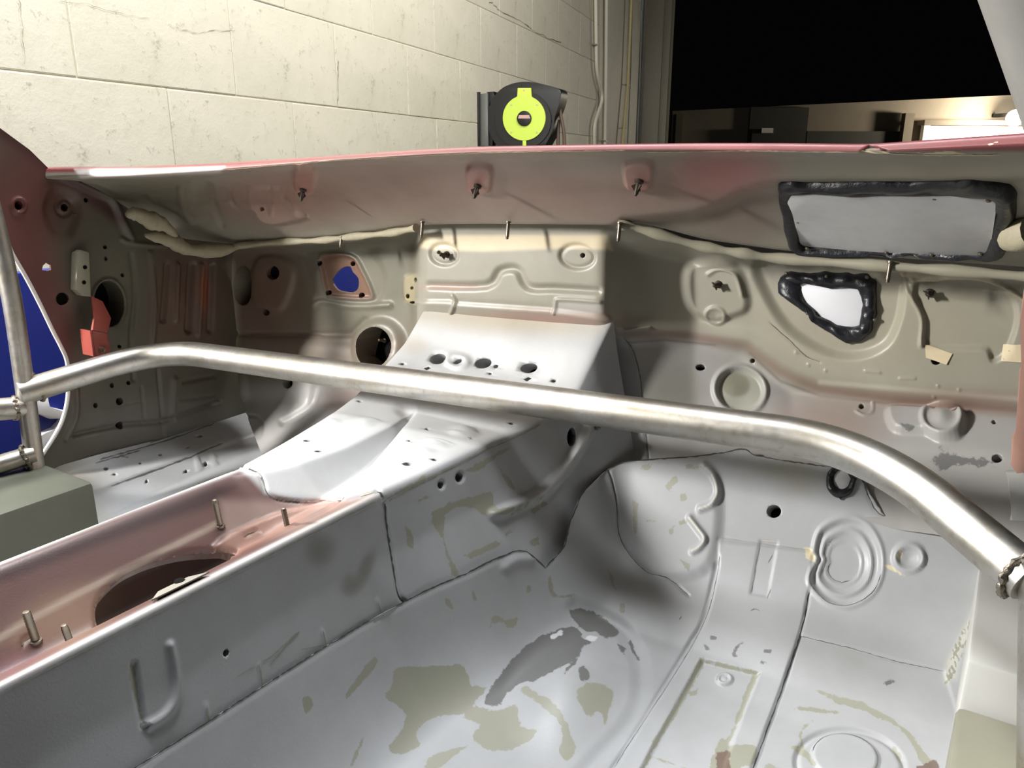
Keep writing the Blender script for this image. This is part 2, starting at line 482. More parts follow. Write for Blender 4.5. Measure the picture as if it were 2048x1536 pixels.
        co_ = allv(P, P.reshape(-1, 3)); nr = allv(s.N, s.N.reshape(-1, 3)); cl = allv(s.C, s.C.reshape(-1, 3))
        st_ = {k: allv(a, a.reshape(-1)) for k, a in s.S.items()}
        faces = [quads, tris]; mats = [np.zeros(len(quads), int), np.zeros(len(tris), int)]
        wq = []; caps = []; addco = []; nb = len(co_)
        for (kind, q, depth, cap), ids_ in zip(L, loop_ids):
            ids_ = np.array(ids_); k = len(ids_)
            d = depth if kind == 'hole' else thick
            low = co_[ids_] - nr[ids_] * d
            base = nb + len(addco); addco += list(low)
            for a in range(k): wq.append((ids_[a], ids_[(a + 1) % k], base + (a + 1) % k, base + a))
            if cap: caps.append([base + a for a in range(k)])
        if addco:
            addco = np.array(addco); co_ = np.concatenate([co_, addco])
            src = np.concatenate([np.array(x) for x in loop_ids])
            cl = np.concatenate([cl, cl[src]])
            for k in st_: st_[k] = np.concatenate([st_[k], st_[k][src]])
        allf = [tuple(x) for x in np.concatenate([quads]).tolist()] + [tuple(x) for x in tris.tolist()]
        if s.flip: allf = [f[::-1] for f in allf]
        nf0 = len(allf)
        allf += wq; nfw = len(allf); allf += [tuple(c) for c in caps]
        # drop unused vertices
        flat = np.fromiter((x for f in allf for x in f), int)
        u, inv = np.unique(flat, return_inverse=True)
        lens = np.fromiter((len(f) for f in allf), int)
        me = bpy.data.meshes.new(name)
        me.vertices.add(len(u)); me.vertices.foreach_set('co', co_[u].astype(np.float32).ravel())
        me.loops.add(len(inv)); me.loops.foreach_set('vertex_index', inv.astype(np.int32))
        me.polygons.add(len(lens)); starts = np.concatenate([[0], np.cumsum(lens)[:-1]])
        me.polygons.foreach_set('loop_start', starts.astype(np.int32))
        mi = np.zeros(len(lens), np.int32); mi[nfw:] = 1
        me.update(calc_edges=True); me.validate()
        if len(me.polygons) == len(lens):
            me.polygons.foreach_set('material_index', mi)
            smf = np.ones(len(lens), bool); smf[nf0:] = False
            me.polygons.foreach_set('use_smooth', smf)
        a = me.attributes.new('paint', 'FLOAT_COLOR', 'POINT')
        if len(me.vertices) == len(u):
            a.data.foreach_set('color', np.concatenate([cl[u], np.ones((len(u), 1))], 1).astype(np.float32).ravel())
            for k in st_:
                b = me.attributes.new(k, 'FLOAT', 'POINT'); b.data.foreach_set('value', st_[k][u].astype(np.float32))
        s.mask = np.ones((s.n, s.m), bool)
        o = link(name, me, [M['sheet'], M['cavity']], parent, label); s.ribbons(o); s.mask = np.ones((s.n, s.m), bool)
        return o
# ------------------------------------------------------------------ the place: wall, floor, doorway, outside
W0 = Vector(ray(1050, 235)); W0 *= 6.1 / math.hypot(W0.x, W0.y)
WD = Vector(ray(1600, 320)); WD.z = 0; WD.normalize()
WN = Vector((WD.y, -WD.x, 0))
if WN.dot(W0) > 0: WN = -WN
GZ = -1.12                                        # shop floor below the camera
def wall_at(u, v, off=0.):
    r = Vector(ray(u, v)); P0 = W0 + WN * off
    return r * (P0.dot(WN) / r.dot(WN))
def wl(a, z, off=0.): return Vector((W0.x, W0.y, 0)) + WD * a + Vector((0, 0, z)) + WN * off
def along(p): return (Vector(p) - Vector((W0.x, W0.y, 0))).dot(WD)
RW = Matrix((WD, WN, (0, 0, 1))).transposed()

def block_material():
    m, N, L, b = newmat('painted_concrete_block')
    tc = N.new('ShaderNodeTexCoord').outputs['Object']
    n1 = noise(N, L, 2.2, 5, .6, tc); n2 = noise(N, L, 22, 9, .78, tc); n3 = noise(N, L, 11, 5, .7, tc)
    c = mixc(N, L, maprange(N, L, n1, .3, .7), lin((214, 208, 190)), lin((200, 195, 176)))
    c = mixc(N, L, maprange(N, L, n2, .585, .68, 0, .65), c, lin((128, 120, 100)))
    c = mixc(N, L, maprange(N, L, n3, .58, .72, 0, .3), c, lin((176, 172, 152)))
    L.new(c, b.inputs['Base Color']); b.inputs['Roughness'].default_value = .6
    bp = N.new('ShaderNodeBump'); bp.inputs['Strength'].default_value = .3; bp.inputs['Distance'].default_value = .005
    L.new(math_(N, L, 'ADD', n2, n3), bp.inputs['Height']); L.new(bp.outputs[0], b.inputs['Normal'])
    return m
M['block'] = block_material()
M['mortar'] = simple('painted_mortar', (196, 188, 164), .75, var=.2, scale=30, bump=.5)
a_end = along(wall_at(1196, 150))
bm = bmesh.new(); add_box(bm, wl((a_end - 7) / 2 , .7, -.1035), (a_end + 7, .2, 3.7), rot=RW)
wall = struct(obj('wall_left', bm, M['mortar'], smooth=False))
BH, BL = .344, .688
pj = wall_at(676, 215); z0 = pj.z; a0 = along(pj)
meshes = []
for k in range(6):
    bm = bmesh.new(); add_box(bm, (0, 0, 0), (BL - .003, .02, BH - .003), bev=.004)
    for v in bm.verts:
        if abs(v.co.x) < BL / 2 - .01 or True: v.co.y += RNG.normal(0, .0005)
    me = bpy.data.meshes.new('concrete_block'); bm.to_mesh(me); bm.free(); me.materials.append(M['block'])
    meshes.append(me)
R4 = RW.to_4x4()
for r in range(-2, 6):
    zc = z0 + (r + .5) * BH
    off = (0 if r % 2 == 0 else BL / 2) + RNG.normal(0, .004)
    for k in range(-9, 9):
        x0 = a0 + off + k * BL
        if x0 > a_end - .02 or x0 < -6.5: continue
        x1 = min(x0 + BL, a_end)
        o = bpy.data.objects.new('concrete_block', meshes[int(RNG.integers(6))]); COL.objects.link(o)
        o.parent = wall; sc_ = (x1 - x0 - .003) / (BL - .003)
        o.matrix_local = Matrix.Translation(wl((x0 + x1) / 2, zc, -.0095 + RNG.normal(0, .0006))) @ R4 @ Matrix.Diagonal((sc_, 1, 1, 1))
for cr, wd_ in [([(982, 4), (1008, 26), (1046, 44), (1066, 60), (1090, 72), (1124, 86)], 2.6), ([(120, 2), (180, 10), (230, 24), (300, 38)], 1.8), ([(336, 48), (362, 58), (400, 66), (430, 60), (470, 62)], 1.6), ([(38, 0), (44, 40), (46, 80), (50, 128)], 2.2), ([(676, 120), (677, 160), (676, 212)], 1.6)]:
    bm = bmesh.new(); P_ = smooth_poly(cr, False, 6); prev = None
    for k, (u, v) in enumerate(P_):
        ww = wd_ * .5 * (.3 + abs(RNG.normal(0, .6))); du, dv = RNG.normal(0, 1.2), RNG.normal(0, 1.2)
        horiz = abs(cr[-1][0] - cr[0][0]) > abs(cr[-1][1] - cr[0][1])
        ax, ay = (0, ww / 2) if horiz else (ww / 2, 0)
        q = (bm.verts.new(wall_at(u + du - ax, v + dv - ay, .004)), bm.verts.new(wall_at(u + du + ax, v + dv + ay, .004)))
        if prev: bm.faces.new((prev[0], prev[1], q[1], q[0]))
        prev = q
    obj('wall_crack', bm, simple('crack_tone', (136, 128, 108), .9, var=.3), wall)  # thin ribbons, darker than the block paint
# doorway frame at the end of the wall
ZT = 3.4
def jamb_box(name, u0, u1, off, dep, mat, kind='structure', parent=None, label=None):
    a, b = along(wall_at(u0, 150, off)), along(wall_at(u1, 150, off))
    bm = bmesh.new(); add_box(bm, wl((a + b) / 2, (ZT + GZ) / 2, off - dep / 2), (b - a, dep, ZT - GZ), bev=.003, rot=RW)
    o = obj(name, bm, mat, parent)
    if kind and parent is None: o['kind'] = kind
    return o
jamb_box('trim_1', 1196, 1288, -.02, .16, M['block'])
dj = jamb_box('door_1', 1288, 1322, .03, .12, M['jamb'])
jamb_box('frame_edge', 1323, 1337, .02, .10, M['jamb'], parent=dj)
jamb_box('frame_stop', 1337.5, 1343, .0, .06, M['jambg'], parent=dj)
jamb_box('frame_grey_strip', 1281, 1287.5, -.0, .05, M['pipeg'], parent=dj)  # narrow grey strip beside the frame
def pipe(u_pts, mat, name, label, rad, off=.03, clips=()):
    pts = [wall_at(u, v, off) for u, v in u_pts]
    top = pts[0] + (pts[0] - pts[1]).normalized() * .5; bot = pts[-1] + Vector((0, 0, -.9))
    bm = bmesh.new(); add_tube(bm, bend([top] + pts + [bot], .12, 6), rad, 12)
    t = thing(name, label, 'pipe', tuple(bot))
    obj('pipe_run', bm, mat, t)
    for (u, v) in clips:
        bm = bmesh.new(); p = wall_at(u, v, off); add_box(bm, p - WN * .012, (rad * 5, rad * 2 + .02, .012), bev=.002, rot=RW)
        obj('pipe_clip', bm, M['pipeg'], t)
pipe([(1191, -20), (1193, 145), (1206, 196), (1188, 250), (1189, 300)], M['pipe'], 'wall_pipe', 'thin cream painted pipe that kinks outwards, on the block wall nearest the hose reel', .017, clips=[(1192, 90)])
pipe([(1213, -20), (1212, 140), (1210, 290)], M['pipe'], 'wall_pipe', 'straight cream painted pipe just right of the kinked pipe', .017, clips=[(1211, 282)])
pipe([(1264, -20), (1256, 165), (1244, 300)], M['pipey'], 'wall_pipe', 'yellowed slanting conduit with a clamp before the doorway frame', .015, clips=[(1257, 170), (1250, 256)])
pipe([(1285, -20), (1280, 150), (1273, 300)], M['pipeg'], 'wall_pipe', 'thin grey conduit closest to the doorway frame', .012, off=.06)
# shop floor, yard, night building
bm = bmesh.new(); add_box(bm, (0, 2.2, GZ - .05), (9, 11, .1)); fl = struct(obj('floor', bm, M['concrete'], smooth=False))
bm = bmesh.new(); add_box(bm, (10, 27, GZ - .16), (70, 42, .1)); yd = struct(obj('ground', bm, M['asphalt'], smooth=False))
BD = 22.0
fw_ = Vector((-math.sin(PS), math.cos(PS), 0)); rt_ = Vector((math.cos(PS), math.sin(PS), 0))
BX = (rt_ * 1 + fw_ * .10).normalized(); BN = Vector((BX.y, -BX.x, 0))
def b_at(u, v, off=0.):
    r = Vector(ray(u, v)); P0 = fw_ * BD + BN * off
    return r * (P0.dot(BN) / r.dot(BN))
RB = Matrix((BX, -BN, (0, 0, 1))).transposed()
def b_box(bm, u0, v0, u1, v1, off, dep, base=False):
    p, q = b_at(u0, v0, off), b_at(u1, v1, off)
    if base: q.z = GZ - .1
    c = (p + q) / 2 - BN * dep / 2
    add_box(bm, c, (abs((q - p).dot(BX)), dep, abs(p.z - q.z)), rot=RB)
bld = thing('commercial_building', 'low stucco building across the dark yard, seen through the doorway', 'building', tuple(b_at(1700, 330)))
bm = bmesh.new()
pA, pB = b_at(1345, 222), b_at(2110, 186); lo = GZ - .1
pA0 = Vector((pA.x, pA.y, lo)); pB0 = Vector((pB.x, pB.y, lo))
add_prism(bm, [pA, pB, pB0, pA0], -BN * 3)
obj('wall', bm, M['stucco'], bld, smooth=False)
for (u0, v0, u1, v1, off, dep, nm, mt, base) in [
    (1353, 228, 1362, 300, .25, .25, 'pilaster', M['stucco'], True), (1502, 214, 1610, 300, .08, .08, 'dark_panel', M['stuccod'], True),
    (1505, 258, 1609, 300, .2, .12, 'roller_door', M['stuccod'], True), (1615, 262, 1808, 300, .12, .06, 'roller_door', M['stuccod'], True),
    (1812, 226, 1820, 300, .3, .2, 'downpipe', M['stucco'], True), (1849, 250, 1854, 300, .2, .15, 'door_frame', M['white'], True),
    (1854, 252, 2110, 300, .06, .05, 'garage_door', M['white'], True), (1850, 240, 2110, 251, .35, .35, 'canopy', M['stucco'], False),
    (1524, 256, 1546, 266, .24, .06, 'light_box', M['white'], False)]:
    bm = bmesh.new(); b_box(bm, u0, v0, u1, v1, off, dep, base); obj(nm, bm, mt, bld, smooth=False)
lp = b_at(2030, 236, .9)
lamp = thing('flood_light', 'bright warm flood light glaring on the far building', 'lamp', tuple(lp))
bm = bmesh.new(); bmesh.ops.create_uvsphere(bm, u_segments=16, v_segments=10, radius=.22)
for v in bm.verts: v.co += lp
obj('bulb', bm, M['lamp'], lamp)
bm = bmesh.new(); add_box(bm, lp - BN * .45 + Vector((0, 0, .1)), (.1, .75, .1), rot=RB); obj('arm', bm, M['stuccod'], lamp, smooth=False)
l = bpy.data.lights.new('flood_light_glow', 'POINT'); l.energy = 900; l.color = (1, .9, .7); l.shadow_soft_size = .2
lo_ = bpy.data.objects.new('flood_light_glow', l); COL.objects.link(lo_); lo_.location = lp + BN * .5 + Vector((-.2, 0, -.1)); lo_['kind'] = 'structure'

# hose reel on the wall
reel = thing('hose_reel', 'black hose reel with a lime green face plate on the block wall', 'hose reel', tuple(wall_at(1048, 236)))
RP = wall_at(957, 240); RV = WD.copy(); WN_ = WN
def wpts(pts, off):                      # the reel is swung out on its hinge and faces into the shop
    P0 = RP - RV * (off - .2)
    return [Vector(ray(u, v)) * (P0.dot(RV) / Vector(ray(u, v)).dot(RV)) for u, v in pts]
WN = -RV
bm = bmesh.new(); add_prism(bm, wpts([(953, 184), (959, 184), (959, 292), (953, 292)], .22), -WN * .02, .002); obj('wall_plate', bm, M['black'], reel)
bm = bmesh.new(); add_prism(bm, wpts([(960, 188), (975, 186), (976, 292), (960, 292)], .205), -WN * .03, .002); obj('bracket_arm', bm, M['greysteel'], reel)
bm = bmesh.new(); add_prism(bm, wpts([(974, 184), (987, 183), (990, 196), (985, 292), (975, 292)], .19), -WN * .10, .004); obj('swivel_bracket', bm, M['black'], reel)
hous = smooth_poly([(1000, 180), (1022, 168), (1048, 163.5), (1075, 166), (1108, 174), (1121, 180), (1122, 192), (1117, 212), (1110, 232), (1106, 258), (1095, 282), (1080, 300), (1040, 306), (1005, 300), (985, 278), (974, 245), (978, 208)], True, 5)
bm = bmesh.new(); add_prism(bm, wpts(hous, .20), -WN * .15, .012); obj('housing', bm, M['black'], reel)
bm = bmesh.new(); add_prism(bm, wpts(ell(1046, 240, 56, 58, 0, 40), .212), -WN * .02, .006); obj('housing_ring', bm, M['black'], reel)
ring_o = ell(1048, 236, 42.5, 45, 0, 48)
face = ring_o[:34] + [(1035, 193), (1035, 176), (1062, 176), (1062, 193)] + ring_o[39:]
bm = bmesh.new(); add_prism(bm, wpts(face, .224), -WN * .012, .002); obj('face_plate', bm, M['lime'], reel, 'lime green face plate')
bm = bmesh.new(); add_prism(bm, wpts([(1045, 278), (1052, 278), (1052, 294), (1045, 294)], .222), -WN * .01, .001); obj('face_tab', bm, M['lime'], reel)
bm = bmesh.new(); add_prism(bm, wpts(ell(1048, 237, 14.5, 15.5), .232), -WN * .012, .002); hub = obj('hub', bm, M['black'], reel)
bm = bmesh.new(); add_prism(bm, wpts([(1038, 230), (1058, 230), (1060, 237), (1036, 237)], .235), -WN * .004); obj('hub_label', bm, M['paper'], hub)
for (u, v) in [(1023, 209), (1074, 209), (1023, 264), (1074, 264), (1048, 180)]:
    bm = bmesh.new(); add_lathe(bm, [(0, .003), (.006, .002), (.007, 0)], frame(wpts([(u, v)], .224)[0], WN), 10); obj('screw', bm, M['pipey'], reel)
for pts, nm in [([(1118, 205), (1122, 235), (1128, 262), (1129, 300), (1129, 340)], 'hose'), ([(1117, 240), (1116, 300), (1116, 340)], 'hose_end')]:
    bm = bmesh.new(); add_tube(bm, bend(wpts(pts, .12 if nm == 'hose' else .10), .06, 5), .011, 10); obj(nm, bm, M['rubber'], reel)

WN = WN_
# blue panel and white bracket seen through the door opening
bm = bmesh.new(); add_box(bm, (-1.66, .8, (GZ - .214) / 2), (.03, 2.3, abs(GZ) - .214), bev=.004)
bl = thing('blue_panel', 'deep blue painted panel standing beyond the open door side', 'panel', (-1.66, .8, GZ))
obj('panel_sheet', bm, M['blue'], bl)
for y in (-.3, 1.9):
    bm = bmesh.new(); add_box(bm, (-1.69, y, (GZ - .22) / 2), (.03, .05, abs(GZ) - .22), bev=.004); obj('upright', bm, M['blue'], bl)
wb = thing('white_bracket', 'white bent steel bracket against the blue panel, behind the welded tube', 'bracket', tuple(at(110, 850, X=-1.63)))
for nm, poly in [('upper_arm', [(74, 800), (97, 792), (98, 815), (132, 822), (134, 838), (100, 838), (76, 828)]), ('lower_arm', [(78, 872), (92, 866), (112, 860), (128, 838), (134, 838), (130, 872), (106, 906), (84, 912), (76, 890)])]:
    bm = bmesh.new(); add_prism(bm, [at(u, v, X=-1.625) for u, v in poly], (-.02, 0, 0), .002); obj(nm, bm, M['white'], wb)

# ------------------------------------------------------------------ the car body
car = thing('car_body', 'stripped car body shell in grey primer, open top, seen from the passenger seat', 'car', (-.65, .6, -.60))
GREY = (176, 178, 181); BEIGE = (154, 150, 137); PINK = (158, 126, 116); MAROON = (104, 56, 54); TAUPE = (128, 116, 104)

# cowl panel across the top of the firewall
cA = [(60, 338), (110, 333), (250, 334), (430, 327), (660, 312), (838, 299), (960, 293), (1230, 288), (1400, 286), (1560, 286), (1740, 288), (2110, 262)]
cB = [(60, 362), (110, 356), (250, 353), (430, 342), (660, 322), (838, 311), (960, 306), (1230, 301), (1400, 301), (1560, 303), (1740, 305), (2110, 290)]
cC = [(60, 372), (110, 368), (250, 366), (430, 353), (660, 334), (838, 325), (960, 320), (1230, 314), (1400, 312), (1560, 312), (1740, 322), (2110, 330)]
cM = [(70, 400), (125, 400), (250, 398), (440, 404), (660, 400), (838, 392), (960, 388), (1230, 384), (1400, 400), (1560, 412), (1740, 425), (2110, 440)]
cD = [(150, 430), (220, 436), (322, 474), (470, 489), (660, 476), (838, 450), (960, 448), (1230, 450), (1400, 497), (1560, 521), (1740, 533), (2110, 562)]
yB = [.67, .69, .715, .73, .745, .755, .76, .76, .755, .75, .74, .70]
yD = [.72, .79, .90, .99, .985, .945, .94, .945, .985, 1.0, 1.0, .98]
rows = [[at(u, v, Y=y + .045) for (u, v), y in zip(cA, yB)], [at(u, v, Y=y + .004) for (u, v), y in zip(cA, yB)], [at(u, v, Y=y) for (u, v), y in zip(cB, yB)],
        [at(u, v, Y=y + .06) for (u, v), y in zip(cC, yB)], [at(u, v, Y=(y + .06) * .45 + d * .55) for (u, v), y, d in zip(cM, yB, yD)],
        [at(u, v, Y=d) for (u, v), d in zip(cD, yD)], [at(u, v - 3, Y=d + .07) for (u, v), d in zip(cD, yD)]]
su = [max(4, int(abs(b[0] - a[0]) / 3)) for a, b in zip(cD, cD[1:])]
cw = Sheet(net(rows, su, [7, 7, 10, 28, 26, 8], 7, 1.), BEIGE)
cw.fill([(0, 250), (2200, 200), (2200, 286), (2045, 303), (1740, 304), (1400, 300), (960, 305), (660, 321), (440, 341), (330, 346), (60, 345)], (122, 58, 61), 4)
cw.fill([(150, 339), (320, 338), (450, 333), (440, 345), (330, 353), (160, 357)], (232, 226, 222), 4)  # glossy highlight on the lip's left end, painted near-white
cw.spray(900, 375, 420, 80, PINK, .75); cw.spray(1450, 350, 110, 60, (178, 104, 108), .7); cw.spray(1250, 400, 200, 60, PINK, .5)
cw.spray(330, 400, 150, 60, (112, 106, 92), .9); cw.spray(560, 400, 130, 60, (150, 108, 98), .6); cw.spray(1850, 350, 240, 40, (150, 142, 122), .6)  # first spray darkens the left end for the pillar's shade
cw.spray(1470, 450, 110, 60, (128, 108, 100), .7)  # darker brown paints in the shade where the surface turns down
cw.step([(1150, 520), (1250, 452), (1390, 438), (1440, 418), (1490, 388), (1560, 374), (2200, 372), (2200, 700), (1150, 700)], 46, -.012)
for x0, x1, yb in [(590, 628, 385), (938, 982, 384), (1252, 1304, 376)]:      # the three pressed tongues with clips
    cw.step(smooth_poly([(x0, yb - 52), (x1, yb - 52), (x1, yb - 12), (x1 - 10, yb), (x0 + 10, yb), (x0, yb - 12)], True, 4), 8, .006)
    cw.fill([(x0 - 3, yb - 56), (x1 + 3, yb - 56), (x1, yb), (x0, yb)], (164, 100, 92), 8, .5)
cw.step(smooth_poly([(500, 374), (540, 372), (566, 376), (572, 402), (590, 420), (610, 432), (590, 440), (545, 448), (522, 440), (512, 424), (500, 405)], True, 3), 6, .005)
cw.bead([(541, 373), (545, 400), (544, 425)], 5, -.003); cw.bead([(460, 386), (466, 410), (490, 424), (512, 424)], 6, -.004)
cw.bead([(566, 376), (572, 402), (588, 420), (612, 432)], 5, -.004)
cw.dome(385, 400, 40, 55, .014); cw.bead([(360, 376), (366, 400), (384, 440)], 12, .006); cw.bead([(420, 370), (430, 420), (445, 450)], 10, -.005)
cw.bead([(300, 392), (330, 408), (350, 420)], 8, .006)
for q in [(527, 414, 4, 4.5)]: cw.hole(ell(*q))
cw.line([(430, 341), (660, 321), (960, 305), (1250, 300)], .8, 'cream'); cw.line([(1290, 304), (1500, 301), (1700, 304), (1850, 309), (2000, 309)], 1.2, 'cream')
cw.stain('cream', [(1830, 302), (1850, 306), (1900, 301), (1925, 306), (1990, 308), (1930, 311), (1850, 311)], 3); cw.stain('cream', [(1975, 288), (1998, 281), (1996, 285), (1978, 292)], 2)
cw.step([(1722, 304), (1740, 291), (1752, 294), (1775, 304)], 6, -.006)
cw.line([(1725, 303), (1738, 291), (1755, 296), (1772, 303)], 2.2, 'line')
cowl = cw.build('cowl_panel', car)

# firewall: driver side, centre bulge, passenger side and its step, down to the toe boards
f0 = [(150, 430), (322, 474), (470, 489), (600, 480), (720, 470), (837, 450), (838, 450), (960, 448), (1100, 449), (1205, 450), (1240, 452), (1385, 494), (1500, 515), (1600, 524), (1800, 537), (2110, 562)]
y0 = [.80, .93, .99, .985, .975, .95, .945, .94, .94, .945, .95, .985, .995, 1.0, 1.0, .98]
f1 = [(150, 445), (322, 489), (466, 510), (600, 500), (720, 492), (837, 484), (839, 478), (960, 486), (1100, 490), (1205, 488), (1242, 492), (1388, 520), (1500, 530), (1600, 540), (1800, 552), (2110, 575)]
y1 = [.82, .95, 1.035, 1.05, 1.055, 1.06, .972, .972, .972, .975, 1.0, 1.08, 1.08, 1.075, 1.07, 1.07]
f2 = [(150, 600), (322, 600), (468, 600), (600, 600), (720, 600), (837, 600), (839, 596), (960, 604), (1100, 614), (1205, 628), (1242, 632), (1390, 640), (1500, 650), (1600, 690), (1800, 720), (2110, 740)]
y2 = [.82, .95, 1.035, 1.05, 1.055, 1.06, .967, .967, .967, .97, 1.0, 1.08, 1.08, 1.075, 1.07, 1.07]
f3 = [(150, 665), (322, 665), (473, 664), (600, 664), (720, 676), (837, 690), (838, 640), (960, 650), (1100, 655), (1205, 655), (1244, 660), (1388, 664), (1500, 684), (1600, 750), (1800, 782), (2110, 806)]
y3 = [.82, .95, 1.035, 1.05, 1.055, 1.05, .985, .985, .985, .985, .995, 1.07, 1.075, 1.072, 1.065, 1.065]
f4 = [(150, 690), (322, 690), (476, 690), (600, 690), (720, 705), (837, 715), (838, 680), (960, 690), (1100, 690), (1215, 690), (1250, 690), (1388, 692), (1480, 715), (1580, 782), (1800, 812), (2110, 832)]
y4 = [.82, .95, 1.03, 1.035, 1.04, 1.04, 1.0, 1.0, 1.0, 1.0, 1.01, 1.07, 1.085, 1.082, 1.075, 1.07]
f5 = [(150, 800), (322, 800), (484, 800), (600, 800), (720, 800), (837, 800), (838, 800), (960, 800), (1100, 800), (1240, 800), (1275, 800), (1388, 820), (1480, 850), (1580, 870), (1800, 890), (2110, 910)]
y5 = [.80, .93, 1.0, 1.01, 1.02, 1.02, 1.0, 1.0, 1.0, 1.0, 1.0, 1.03, 1.035, 1.03, 1.02, 1.01]
f6 = [(150, 870), (322, 870), (500, 850), (600, 850), (720, 860), (837, 860), (838, 860), (960, 860), (1100, 870), (1250, 890), (1290, 900), (1388, 915), (1480, 925), (1580, 935), (1800, 1000), (2110, 1040)]
y6 = [.75, .88, .965, .975, .985, .985, .985, .985, .985, .985, .985, .985, .985, .982, .974, .964]
f7 = [(150, 960), (322, 950), (530, 925), (620, 930), (720, 940), (837, 950), (838, 950), (960, 960), (1100, 960), (1260, 950), (1290, 960), (1388, 980), (1480, 990), (1580, 1000), (1800, 1060), (2110, 1100)]
y7 = [.70, .80, .90, .92, .95, .95, .95, .95, .96, .97, .965, .965, .962, .960, .952, .944]
rows = [[at(u, v, Y=y) for (u, v), y in zip(a, b)] for a, b in ((f0, y0), (f1, y1), (f2, y2), (f3, y3), (f4, y4), (f5, y5), (f6, y6), (f7, y7))]
rows[0] = [at(u, v - 9, Y=y + .03) for (u, v), y in zip(f0, y0)]
rows = [r[2:] for r in rows]
su = [max(3, int(abs(b[0] - a[0]) / 2.7)) for a, b in zip(f0[2:], f0[3:])]
fw = Sheet(net(rows, su, [12, 42, 22, 11, 34, 24, 24], 3, 2.8), BEIGE)
fw.fill([(440, 470), (836, 445), (836, 720), (840, 1000), (440, 1000)], (118, 114, 100), 10)  # driver side colour darkened to paint in the shade lying there
fw.spray(530, 590, 90, 110, (118, 86, 74), .7); fw.spray(640, 700, 260, 40, (132, 116, 104), .7)
fw.fill([(440, 770), (860, 760), (1180, 700), (1260, 660), (1400, 672), (1490, 700), (1600, 790), (2110, 840), (2110, 1200), (440, 1200)], (168, 166, 164), 22)
fw.streak([(1250, 668), (1380, 672), (1490, 692), (1560, 742), (1640, 778), (1800, 800), (2060, 824)], 20, (124, 98, 88), .75)
fw.streak([(1500, 706), (1560, 762), (1640, 792), (1760, 806), (1900, 820)], 5, (92, 78, 72), .6); fw.streak([(1250, 686), (1330, 680), (1430, 690)], 4, (92, 80, 74), .55)
fw.streak([(1640, 764), (1800, 778), (2060, 800)], 9, (190, 184, 170), .8)
fw.spray(1650, 850, 120, 60, (150, 128, 116), .7); fw.spray(1900, 800, 170, 26, (140, 114, 102), .6); fw.spray(1340, 790, 70, 70, (128, 126, 116), .7)
fw.spray(1750, 650, 300, 120, (166, 160, 140), .6)
fw.fill([(838, 470), (1215, 470), (1225, 500), (1120, 497), (965, 503), (870, 500), (838, 495)], (214, 200, 170), 5)  # top strip painted paler for the light on its upward tilt
fw.spray(1060, 640, 180, 22, (176, 132, 122), .6); fw.spray(900, 574, 60, 8, (176, 132, 122), .5)
# centre bulge pressings
fw.bead(smooth_poly([(858, 571), (972, 571), (1000, 542), (1034, 540), (1056, 574), (1110, 577), (1196, 582)], False, 4), 12, -.005)
fw.step([(838, 601), (900, 602), (918, 606), (1100, 618), (1222, 634), (1222, 700), (838, 700)], 9, .006)
for q in [(887, 509, 27, 20, 8), (1154, 513, 34, 23, 5)]:
    p = ell(*q, 28); fw.bead(p, 6, -.003, True); fw.step(p, 6, -.0025)
fw.bead(smooth_poly([(905, 590), (912, 604), (906, 622)], False, 4), 5, .004); fw.bead(smooth_poly([(1110, 622), (1112, 604), (1122, 599), (1200, 604)], False, 4), 5, .003)
fw.hole(ell(876, 505, 3.6, 3.8, 0, 14)); fw.hole(ell(1164, 511, 5, 5, 0, 14))
fw.fill([(1110, 604), (1200, 608), (1206, 626), (1108, 622)], (178, 174, 170), 3, .7)
# driver side
fw.bead(smooth_poly([(440, 504), (458, 520), (466, 560), (470, 620), (478, 700), (488, 790)], False, 5), 14, .005)
fw.streak([(450, 506), (464, 530), (468, 600), (474, 690)], 12, (160, 152, 134), .9)
fw.bead(smooth_poly([(440, 500), (480, 490), (600, 484), (690, 478), (838, 456)], False, 5), 12, .004); fw.streak([(470, 490), (600, 482), (690, 476), (838, 452)], 9, (170, 162, 144), .8)
fw.hole(ell(487, 571, 18, 40, 0, 28), .05); fw.hole(ell(550, 545, 13, 14), .012); fw.hole(ell(533, 624, 7, 7, 0, 14)); fw.hole(ell(575, 766, 10, 11))
fw.step(smooth_poly([(520, 515), (565, 512), (590, 540), (580, 590), (560, 620), (515, 610), (505, 560)], True, 4), 14, .006)
pp = smooth_poly([(640, 512), (700, 512), (722, 540), (742, 585), (735, 598), (665, 594), (652, 585), (642, 545)], True, 3)
fw.step(smooth_poly([(610, 500), (730, 500), (770, 560), (740, 612), (640, 606), (615, 560)], True, 4), 16, -.004)
fw.bead(pp, 6, .005, True); fw.fill(pp, (120, 84, 66), 4, .8)
fw.hole(smooth_poly([(661, 562), (668, 548), (682, 536), (697, 534), (703, 545), (714, 558), (713, 578), (702, 585), (690, 585), (672, 580)], True, 3), .004, False)
for q in [(637, 527, 5, 6), (703, 528, 5, 5), (656, 586, 5, 5), (721, 591, 6, 5)]: fw.hole(ell(*q, 0, 12), .01)
fw.step(smooth_poly([(812, 555), (838, 548), (845, 575), (843, 608), (815, 604), (808, 580)], True, 3), 5, .004); fw.fill([(810, 550), (836, 548), (836, 610), (810, 606)], (160, 150, 122), 5)
for q in [(836, 560, 3, 5), (828, 576, 3.5, 3.5), (819, 592, 4, 5), (829, 605, 6, 3)]: fw.hole(ell(*q, 0, 12), .01)
for q in [(760, 694, 48, 54, 14)]: fw.step(ell(*q, 30), 22, .012)
fw.hole(ell(755, 694, 36, 42, 8, 32), .06)
fw.bead(smooth_poly([(632, 612), (645, 603), (700, 612), (780, 610)], False, 4), 10, .006); fw.bead([(470, 668), (700, 668), (730, 640)], 10, -.004)
